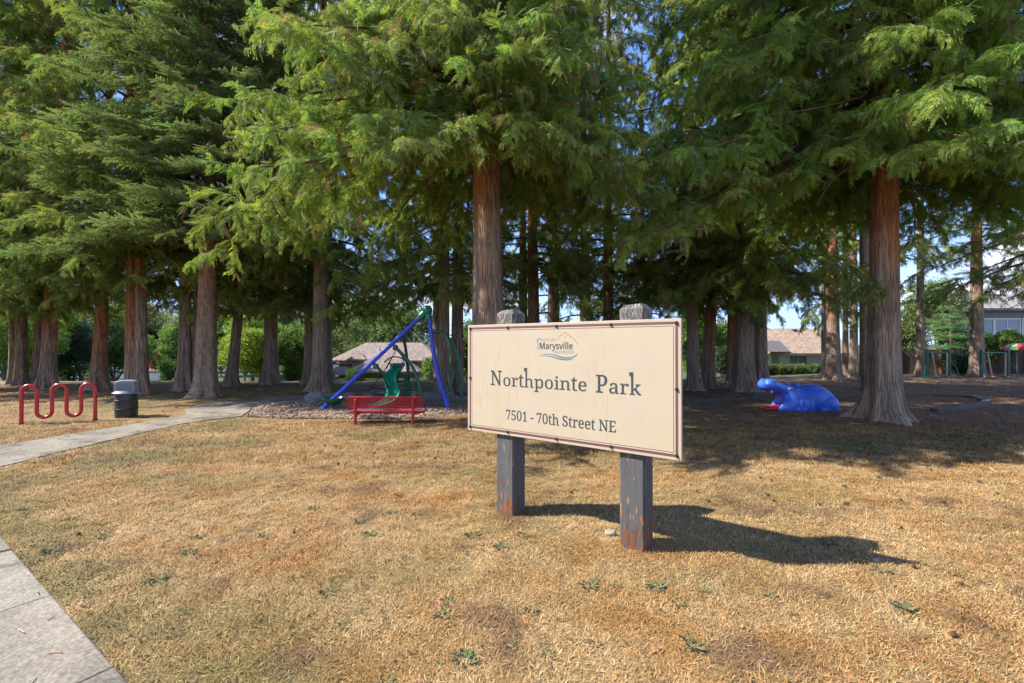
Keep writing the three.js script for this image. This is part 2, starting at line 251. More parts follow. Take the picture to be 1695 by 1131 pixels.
// ------------------------------------------------------------------ foliage pieces, copied along every branch of a tree
class Leaves {
  constructor() { this.p = []; this.n = []; this.c = []; this.i = []; }
  leaf(b, d, s, len, wid, col, cup = 0) { // a pointed scale-leaf: base b, direction d, side s
    const k = this.p.length / 3, nx = d.y * s.z - d.z * s.y, ny = d.z * s.x - d.x * s.z, nz = d.x * s.y - d.y * s.x, m = 0.42 * len;
    const nl = -1 / (Math.hypot(nx, ny, nz) || 1);
    this.p.push(b.x, b.y, b.z, b.x + d.x * m + s.x * wid / 2, b.y + d.y * m + s.y * wid / 2, b.z + d.z * m + s.z * wid / 2, b.x + d.x * len, b.y + d.y * len - cup * len, b.z + d.z * len, b.x + d.x * m - s.x * wid / 2, b.y + d.y * m - s.y * wid / 2, b.z + d.z * m - s.z * wid / 2);
    for (let t = 0; t < 4; t++) { this.n.push(nx * nl, ny * nl, nz * nl); this.c.push(...col); }
    this.i.push(k, k + 1, k + 2, k, k + 2, k + 3);
  }
  twig(a, b, r, col) { // a thin three-sided stem
    const d = b.clone().sub(a).normalize(), u = Math.abs(d.y) > 0.9 ? V(1, 0, 0) : V(0, 1, 0), s = d.clone().cross(u).normalize(), t = d.clone().cross(s), k = this.p.length / 3;
    for (const [q, e] of [[a, r], [b, r * 0.6]]) for (let j = 0; j < 3; j++) { const w = j * 2.094, o = s.clone().multiplyScalar(Math.cos(w)).addScaledVector(t, Math.sin(w)); this.p.push(q.x + o.x * e, q.y + o.y * e, q.z + o.z * e); this.n.push(o.x, o.y, o.z); this.c.push(...col); }
    for (let j = 0; j < 3; j++) { const j2 = (j + 1) % 3; this.i.push(k + j, k + j2, k + 3 + j2, k + j, k + 3 + j2, k + 3 + j); }
  }
  build() { const g = new THREE.BufferGeometry(); g.setAttribute('position', new THREE.Float32BufferAttribute(this.p, 3)); g.setAttribute('normal', new THREE.Float32BufferAttribute(this.n, 3)); g.setAttribute('color', new THREE.Float32BufferAttribute(this.c, 3)); g.setIndex(this.i); return g; }
}
const mixc = (a, b, t) => [lerp(a[0], b[0], t), lerp(a[1], b[1], t), lerp(a[2], b[2], t)];
const CED0 = [0.115, 0.185, 0.035], CED1 = [0.28, 0.36, 0.05], TWIG = [0.16, 0.09, 0.05], DEAD = [0.2, 0.125, 0.06];
// a metre of cedar branch with hanging flat sprays on both sides
function cedarBough(seed, coarse = 1) {
  const r = rngOf(seed), L = new Leaves(), axis = (t) => V(t, 0.02 * t - 0.3 * t * t, 0.06 * Math.sin(t * 3 + seed)), n = Math.round(31 / Math.sqrt(coarse));
  for (let k = 0; k < 5; k++) L.twig(axis(k / 5), axis((k + 1) / 5), 0.011 * (1 - k / 6), TWIG);
  for (let i = 0; i < n; i++) {
    const t = Math.min(1, (i + r()) / n * 0.98 + 0.02), side = r() < 0.5 ? 1 : -1, o = axis(t), len = (0.13 + 0.21 * Math.sin(Math.PI * (0.18 + 0.72 * t))) * (0.5 + r() * 0.95);
    const dead = r() < 0.028, bare = r() < 0.05, yaw = (0.25 + r() * 1.1) * side, d = V(Math.cos(yaw), 0.35 - r() * 0.95, Math.sin(yaw)).normalize(), droop = 0.4 + r() * 2.1, m = Math.max(4, Math.round(len / (0.026 * coarse)));
    const twist = V(r() - 0.5, r() - 0.5, r() - 0.5).multiplyScalar(2.2), tone = r();
    let p = o.clone(), v = d.clone();
    for (let j = 0; j < m; j++) {
      const u = j / m; v.y -= droop / m * (0.6 + u); v.normalize();
      const s = v.clone().cross(V(0.25 * side, 0.2, 1).add(twist)).normalize(), q = p.clone().addScaledVector(v, len / m);
      if (bare) { L.twig(p, q, 0.003, TWIG); p = q; continue; }
      const ll = (0.085 * Math.sin(Math.PI * (0.3 + 0.62 * u)) + 0.012) * (0.6 + 0.6 * r()) * Math.sqrt(coarse), w = (0.0135 + 0.006 * r()) * coarse, col = dead ? DEAD : mixc(CED0, CED1, clamp(tone * 0.6 + r() * 0.5));
      for (const e of [1, -1]) { const an = 0.6 + 0.35 * r(), dd = v.clone().multiplyScalar(Math.cos(an)).addScaledVector(s, e * Math.sin(an)); dd.x += (r() - 0.5) * 0.2; dd.z += (r() - 0.5) * 0.2; dd.y -= 0.12; dd.normalize(); L.leaf(p, dd, s.clone().addScaledVector(v, -e * 0.8).normalize(), ll, w, col); }
      p = q;
    }
    if (!bare) L.leaf(p, v, v.clone().cross(V(0.3, 0.2, 1)).normalize(), 0.06, 0.016 * coarse, dead ? DEAD : CED1);
  }
  return L.build();
}
const FIR0 = [0.095, 0.16, 0.045], FIR1 = [0.225, 0.295, 0.062];
// a metre of fir branch: flat, with short bristly side twigs
function firBough(seed, coarse = 1) {
  const r = rngOf(seed), L = new Leaves(), axis = (t) => V(t, -0.1 * t * t + 0.05 * t, 0.05 * Math.sin(t * 2.5 + seed)), n = Math.round(24 / coarse);
  for (let k = 0; k < 4; k++) L.twig(axis(k / 4), axis((k + 1) / 4), 0.013 * (1 - k / 5), TWIG);
  for (let i = 0; i < n; i++) {
    const t = (i + 0.4) / n, side = i % 2 ? 1 : -1, o = axis(t), len = (0.42 * (1 - 0.62 * t) + 0.06) * (0.7 + r() * 0.6), yaw = (0.65 + r() * 0.5) * side;
    let p = o.clone(), v = V(Math.cos(yaw), 0.2 - r() * 0.55, Math.sin(yaw)).normalize(); const m = Math.max(3, Math.round(len / (0.034 * coarse))), bend = (r() - 0.55) * 0.9, ton = r();
    for (let j = 0; j < m; j++) {
      const u = j / m; v.y += bend / m; v.normalize(); const s = v.clone().cross(V(0.1, 1, 0.1)).normalize(), upv = s.clone().cross(v), q = p.clone().addScaledVector(v, len / m), col = mixc(FIR0, FIR1, clamp(ton * 0.5 + r() * 0.6));
      for (let e = 0; e < 4; e++) { const w = e * 1.571 + r() * 0.9, rad = s.clone().multiplyScalar(Math.cos(w)).addScaledVector(upv, Math.sin(w)), dd = v.clone().multiplyScalar(0.75).addScaledVector(rad, 0.66).normalize(); L.leaf(p, dd, dd.clone().cross(rad).normalize(), (0.05 + r() * 0.025) * Math.sqrt(coarse), 0.016 * coarse, col); }
      p = q;
    }
    L.leaf(p, v, v.clone().cross(V(0, 1, 0.2)).normalize(), 0.07, 0.022, FIR1);
  }
  return L.build();
}
// a fist of broad leaves
function leafCluster(seed, n, size, spread, flat = 0.7) {
  const r = rngOf(seed), L = new Leaves();
  for (let k = 0; k < 7; k++) { const a = V(r() - 0.5, r() - 0.5, r() - 0.5).multiplyScalar(spread); L.twig(V(0, -spread * 0.3, 0), a, 0.006, TWIG); }
  for (let i = 0; i < n; i++) {
    const b = V(r() - 0.5, (r() - 0.5) * flat, r() - 0.5).normalize().multiplyScalar(spread * 0.5 * Math.cbrt(r())), d = b.clone().normalize().add(V(r() - 0.5, r() - 0.7, r() - 0.5).multiplyScalar(1.1)).normalize(), s = d.clone().cross(V(r() - 0.5, 0.6, r() - 0.5)).normalize(), k = 0.65 + r() * 0.7;
    L.leaf(b, d, s, size * (0.7 + r() * 0.6), size * (0.5 + r() * 0.2), [k, k, k], 0.15);
  }
  return L.build();
}
const leafMat = (rgb = [1, 1, 1], t = 0.5) => new THREE.MeshPhysicalMaterial({ color: new THREE.Color().setRGB(...rgb), vertexColors: true, roughness: 1, transmission: t, thickness: 0, side: THREE.DoubleSide, specularIntensity: 0.5 });
const coniferMat = leafMat();
const boughs = { cedar: [1, 2, 3, 4].map((s) => cedarBough(s)), cedarCoarse: [5, 6].map((s) => cedarBough(s, 1.45)), fir: [11, 12, 13].map((s) => firBough(s)), firCoarse: [14].map((s) => firBough(s, 1.4)) };

// ------------------------------------------------------------------ bark
const cedarBark = dataTex(512, 1024, (u, v) => { const w = 0.02 * (tileFbm(u, v, 4, 4, 8, 3) - 0.5), a = tileFbm(u + w, v, 26, 4, 1, 4), b = tileFbm(u + w, v, 70, 14, 2, 3), c = tileFbm(u, v, 6, 5, 3, 4); const g = Math.pow(clamp(1 - Math.abs(a - 0.5) * 5), 3); const k = 0.36 + 0.75 * (b - 0.3) + 0.45 * (c - 0.5) - 0.3 * g; return k + 0.26; }, [0.8, 0.42]);
const cedarBump = dataTex(512, 1024, (u, v) => { const w = 0.02 * (tileFbm(u, v, 4, 4, 8, 3) - 0.5), a = tileFbm(u + w, v, 26, 4, 1, 4), b = tileFbm(u + w, v, 70, 14, 2, 3); const g = Math.pow(clamp(1 - Math.abs(a - 0.5) * 5), 2); return 0.7 - 0.55 * g + 0.35 * (b - 0.5); }, [0.8, 0.42]);
const firBark = dataTex(512, 512, (u, v) => { const a = tileFbm(u, v, 22, 5, 41, 4), b = tileFbm(u, v, 60, 26, 42, 3); const g = Math.pow(clamp(1 - Math.abs(a - 0.5) * 5.5), 2); return 0.66 - 0.26 * g + 0.5 * (b - 0.5); }, [0.7, 0.6]);
const barkMat = { cedar: new THREE.MeshStandardMaterial({ vertexColors: true, roughness: 0.95, map: cedarBark, bumpMap: cedarBump, bumpScale: 0.05 }), fir: new THREE.MeshStandardMaterial({ vertexColors: true, roughness: 0.95, map: firBark, bumpMap: firBark, bumpScale: 0.05 }) };
const limbMat = mat([0.2, 0.1, 0.055], 0.95, { map: cedarBark }), greyLimbMat = mat([0.2, 0.165, 0.13], 0.95, { map: cedarBark });
// a fluted, flaring trunk whose bark turns from grey to red where the crown shelters it
function trunkGeo(o) {
  const { h, r, flare = 1, flutes = 7, seed, leanX = 0, leanZ = 0, redFrom = 3, seg = 28, rows = 44, lift = 0, red = 1 } = o, p = [], uv = [], col = [], idx = [];
  for (let j = 0; j <= rows; j++) {
    const t = Math.pow(j / rows, 1.9), y = t * h, R0 = r * Math.pow(1 - t, 0.85) + 0.015;
    for (let i = 0; i <= seg; i++) {
      const a = i / seg * Math.PI * 2, ca = Math.cos(a), sa = Math.sin(a), lob = 0.5 + 0.5 * Math.sin(a * flutes + seed + 0.5 * Math.sin(a * 2 + seed * 2) + y * 0.12), ir = fbm(ca * 1.6 + seed, sa * 1.6, y * 0.22, 3);
      const root = Math.exp(-y / (0.27 * (0.7 + 0.6 * ir))) * flare * r * (0.1 + 1.35 * Math.pow(lob * 0.55 + ir * 0.7, 2.4)) + Math.exp(-y / 1.0) * r * 0.15 * flare;
      const R = R0 * (1 + 0.13 * (lob - 0.5) * Math.exp(-y / 5) + 0.2 * (ir - 0.5)) + root;
      const lx = leanX * y + 0.12 * r * Math.sin(y * 0.35 + seed), lz = leanZ * y;
      p.push(lx + ca * R, y - lift - (j === 0 ? 0.25 : 0), lz + sa * R); uv.push(i / seg * Math.max(1, Math.round(Math.PI * 2 * r * 0.8)) / 0.8, y);
      const k = clamp(sm(redFrom - 1.2, redFrom + 1.2, y + 3 * (fbm(ca * 2 + seed * 3, sa * 2, y * 0.5, 3) - 0.5)) * red + sm(0.55, 0.75, fbm(ca * 3 + seed, sa * 3, y * 0.35 + 9, 3)) * 0.35 * red), v = 0.85 + 0.5 * (ir - 0.5);
      col.push(...mixc([0.47 * v, 0.345 * v, 0.25 * v], [0.58 * v, 0.225 * v, 0.09 * v], k));
      if (j < rows && i < seg) { const q = j * (seg + 1) + i; idx.push(q, q + seg + 1, q + 1, q + 1, q + seg + 1, q + seg + 2); }
    }
  }
  const g = new THREE.BufferGeometry(); g.setAttribute('position', new THREE.Float32BufferAttribute(p, 3)); g.setAttribute('uv', new THREE.Float32BufferAttribute(uv, 2)); g.setAttribute('color', new THREE.Float32BufferAttribute(col, 3)); g.setIndex(idx); g.computeVertexNormals(); return g;
}
// ------------------------------------------------------------------ conifers
const trunkSpots = [];
function limbGeo(pts, r0, seg = 6) { // a tapering limb along points
  const p = [], uv = [], idx = [], n = pts.length;
  for (let j = 0; j < n; j++) {
    const d = pts[Math.min(j + 1, n - 1)].clone().sub(pts[Math.max(j - 1, 0)]).normalize(), s = d.clone().cross(V(0.01, 1, 0.02)).normalize(), u = s.clone().cross(d), R = r0 * (1 - 0.88 * j / (n - 1));
    for (let i = 0; i <= seg; i++) { const a = i / seg * 6.283; p.push(pts[j].x + (s.x * Math.cos(a) + u.x * Math.sin(a)) * R, pts[j].y + (s.y * Math.cos(a) + u.y * Math.sin(a)) * R, pts[j].z + (s.z * Math.cos(a) + u.z * Math.sin(a)) * R); uv.push(i / seg * 0.3, j * 0.3); if (j < n - 1 && i < seg) { const q = j * (seg + 1) + i; idx.push(q, q + 1, q + seg + 1, q + 1, q + seg + 2, q + seg + 1); } }
  }
  const g = new THREE.BufferGeometry(); g.setAttribute('position', new THREE.Float32BufferAttribute(p, 3)); g.setAttribute('uv', new THREE.Float32BufferAttribute(uv, 2)); g.setIndex(idx); g.computeVertexNormals(); return g;
}
let nBoughs = 0;
function conifer(o) {
  const { kind = 'cedar', label, group, pos, h = 22, r = 0.35, hb = 4, reach = () => 3.6, n = 90, seed, lean = 0, gap = 0.36, size = 1, tint = [1, 1, 1], seen = 99, dropLow = 1, sec = null, fineTo = 99, name } = o;
  const rnd = rngOf(seed), t = thing(name ?? (kind === 'fir' ? 'fir_tree' : 'cedar_tree'), label, 'tree', [pos.x, pos.y, pos.z], 0, group);
  mesh('trunk', trunkGeo({ h, r, seed, leanX: lean, redFrom: o.redFrom ?? hb - 1.2, flare: o.flare ?? 1, flutes: o.flutes ?? 6, red: o.red ?? (kind === 'fir' ? 0.35 : 1), seg: o.seg ?? 24 }), barkMat[kind], t);
  for (const s of sec ?? []) { const m = mesh('trunk', trunkGeo({ h: s.h, r: s.r, seed: seed + 7, leanX: s.lean ?? lean, redFrom: s.redFrom ?? hb - 1.5, flare: 0.9, flutes: 5, seg: 22 }), barkMat[kind], t); m.position.set(s.x, 0, s.z ?? 0.1); }
  const limbs = [], sets = { fine: [], coarse: [] }, m4 = new THREE.Matrix4();
  const N = Math.round(n * (o.rough ? 0.36 : o.variants ? 0.9 : pos.x < -5 ? 0.68 : 0.52) * (o.thin ?? 1));
  for (let i = 0; i < N; i++) {
    const f = (i + rnd() * 0.8) / N, y0 = hb + (h - 0.8 - hb) * Math.pow(f, 1.45), az = i * 2.39996 + rnd() * 0.9, taper = 1 - Math.pow(clamp((y0 - hb) / (h - hb)), 1.25) * 0.88, L = Math.max(0.7, reach(az) * taper * (0.72 + rnd() * 0.42)), low = 1 - clamp((y0 - hb) / 7);
    const ca = Math.cos(az), sa = Math.sin(az), cx = lean * y0, K = 8, pts = [], wob = (rnd() - 0.5) * 0.5;
    const up = kind === 'fir' ? 0.06 + (1 - taper) * 0.4 - 0.1 * low : 0.12 - 0.12 * low * dropLow + (1 - taper) * 0.35, sag = kind === 'fir' ? 0.2 : 0.4 + 0.12 * low * dropLow, tip = kind === 'fir' ? 0.07 : 0.16;
    for (let j = 0; j <= K; j++) { const u = j / K, d = r * 0.3 * (1 - y0 / h) + L * u, w = wob * u * u; pts.push(V(cx + (ca * Math.cos(w) - sa * Math.sin(w)) * d, y0 + L * (up * u - sag * u * u + tip * u * u * u * u), (sa * Math.cos(w) + ca * Math.sin(w)) * d)); }
    limbs.push(limbGeo(pts, 0.018 + 0.011 * L, 5));
    const coarse = y0 > fineTo, g = gap * (coarse ? 2.1 : 1) * size, steps = Math.max(2, Math.round(L / g)), at = (u) => { const q = u * K, k = Math.min(K - 1, Math.floor(q)); return pts[k].clone().lerp(pts[k + 1], q - k); };
    for (let k = 0; k < steps; k++) {
      const u = Math.min(1, (k + 0.4 + rnd() * 0.5) / steps); if (u < (L > 2 ? 0.27 : 0.1)) continue;
      const p = at(u), tan = at(Math.min(1, u + 0.08)).sub(at(Math.max(0, u - 0.08))).normalize();
      for (const e of k === steps - 1 ? [0, 1, -1] : [1, -1]) {
        if (rnd() < (o.variants || pos.x < -5 ? 0.18 : 0.25)) continue;
        const yaw = e * (0.4 + rnd() * 1.0) + (rnd() - 0.5) * 0.3, dir = V(tan.x * Math.cos(yaw) - tan.z * Math.sin(yaw), 0, tan.x * Math.sin(yaw) + tan.z * Math.cos(yaw)).normalize();
        dir.y = kind === 'fir' ? 0.12 - rnd() * 0.4 : 0.22 - rnd() * 1.15; dir.normalize();
        const roll = (rnd() - 0.5) * (kind === 'fir' ? 1.0 : 1.7), z = dir.clone().cross(V(0, 1, 0)).normalize(), yv = z.clone().cross(dir), y2 = yv.clone().multiplyScalar(Math.cos(roll)).addScaledVector(z, Math.sin(roll)), z2 = dir.clone().cross(y2);
        const s = size * (coarse ? 1.6 : 1) * (0.52 + rnd() * 0.66) * (0.72 + 0.4 * Math.sin(Math.PI * Math.min(0.92, u * 0.9 + 0.1)));
        m4.makeBasis(dir.multiplyScalar(s), y2.multiplyScalar(s), z2.multiplyScalar(s)); m4.setPosition(p.x, p.y, p.z);
        sets[coarse ? 'coarse' : 'fine'].push([m4.clone(), rnd(), u]);
      }
    }
  }
  for (let k = 0, y = 1.9; k < 5 && !o.rough; k++) { y += 0.3 + rnd() * 0.9; if (y > hb) break; const a = rnd() * 6.283, l = r * 0.9 + 0.06 + rnd() * rnd() * 0.5; limbs.push(limbGeo([0.5, 0.8, 1].map((u) => V(lean * y + Math.cos(a) * l * u, y + 0.05 * u - l * 0.2 * u * u, Math.sin(a) * l * u)), 0.022, 5)); }
  const lm = mesh('limbs', limbs, kind === 'fir' ? greyLimbMat : limbMat, t); lm.userData = { kind: 'stuff' };
  const c = new THREE.Color();
  for (const key of ['fine', 'coarse']) {
    const all = sets[key]; if (!all.length) continue;
    const geos = boughs[kind + (key === 'coarse' || o.rough || o.far ? 'Coarse' : '')], take = key === 'fine' && o.variants ? Math.min(o.variants, geos.length) : 1;
    for (let v = 0; v < take; v++) {
      const list = all.filter((_, i) => i % take === v), im = new THREE.InstancedMesh(geos[(v + seed) % geos.length], coniferMat, list.length);
      list.forEach(([m, q, u], i) => { im.setMatrixAt(i, m); const k = 0.66 + q * 0.7; im.setColorAt(i, c.setRGB(tint[0] * k * (0.88 + ((q * 37) % 1) * 0.3), tint[1] * k, tint[2] * k)); });
      im.name = 'crown'; im.castShadow = im.receiveShadow = true; t.add(im); nBoughs += list.length;
    }
  }
  return t;
}
// a broad-leaved tree or bush: leaf clusters spread through a few uneven lobes
function leafy(o) {
  const { name = 'broadleaf_tree', category = 'tree', label, group, pos, h, w, d = w, trunk = 0.25, n = 400, color, size = 0.1, spread = 0.5, seed, bottom = 0.3, lobes = 9, flat = 0 } = o, r = rngOf(seed), t = thing(name, label, category, [pos.x, pos.y, pos.z], 0, group);
  const b = bottom * h, L = [];
  for (let i = 0; i < lobes; i++) { const a = r() * 6.283, q = Math.sqrt(r()) * 0.62; L.push([Math.cos(a) * q * w / 2, b + (h - b) * (0.25 + 0.6 * r()), Math.sin(a) * q * d / 2, 0.3 + r() * 0.3]); }
  if (trunk) { const g = [limbGeo([V(0, -0.2, 0), V(0.03, b * 0.6, 0), V(0, b, 0.02), V(0.02, h * 0.75, 0)], trunk, 9)]; for (const l of L) g.push(limbGeo([V(0, b * 0.8, 0), V(l[0] * 0.5, (b + l[1]) / 2, l[2] * 0.5), V(l[0], l[1], l[2])], trunk * 0.4, 5)); mesh(name.includes('tree') ? 'trunk' : 'stem', g, greyLimbMat, t); }
  const im = new THREE.InstancedMesh(leafCluster(seed % 5 + 60, 60, size, spread), leafMat([1, 1, 1], 0.4), n), q = new THREE.Object3D(), c = new THREE.Color();
  for (let i = 0; i < n; i++) {
    const l = L[Math.floor(r() * lobes)]; let v;
    if (flat) v = V((r() - 0.5) * w, b + (h - b) * (0.06 + 0.94 * r()), (r() - 0.5) * d);
    else { v = V(r() * 2 - 1, r() * 2 - 1, r() * 2 - 1).normalize().multiplyScalar(l[3] * (0.55 + 0.45 * Math.sqrt(r()))); v.set(l[0] + v.x * w / 2, Math.max(b * 0.85, l[1] + v.y * (h - b) / 2), l[2] + v.z * d / 2); }
    q.position.copy(v); q.rotation.set(r() * 6.28, r() * 6.28, r() * 6.28); q.scale.setScalar(0.7 + r() * 0.6); q.updateMatrix(); im.setMatrixAt(i, q.matrix); const k = 0.75 + r() * 0.5; im.setColorAt(i, c.setRGB(color[0] * k, color[1] * k, color[2] * k * (0.8 + r() * 0.4)));
  }
  im.name = name.includes('tree') ? 'crown' : 'foliage'; im.castShadow = true; t.add(im); return t;
}
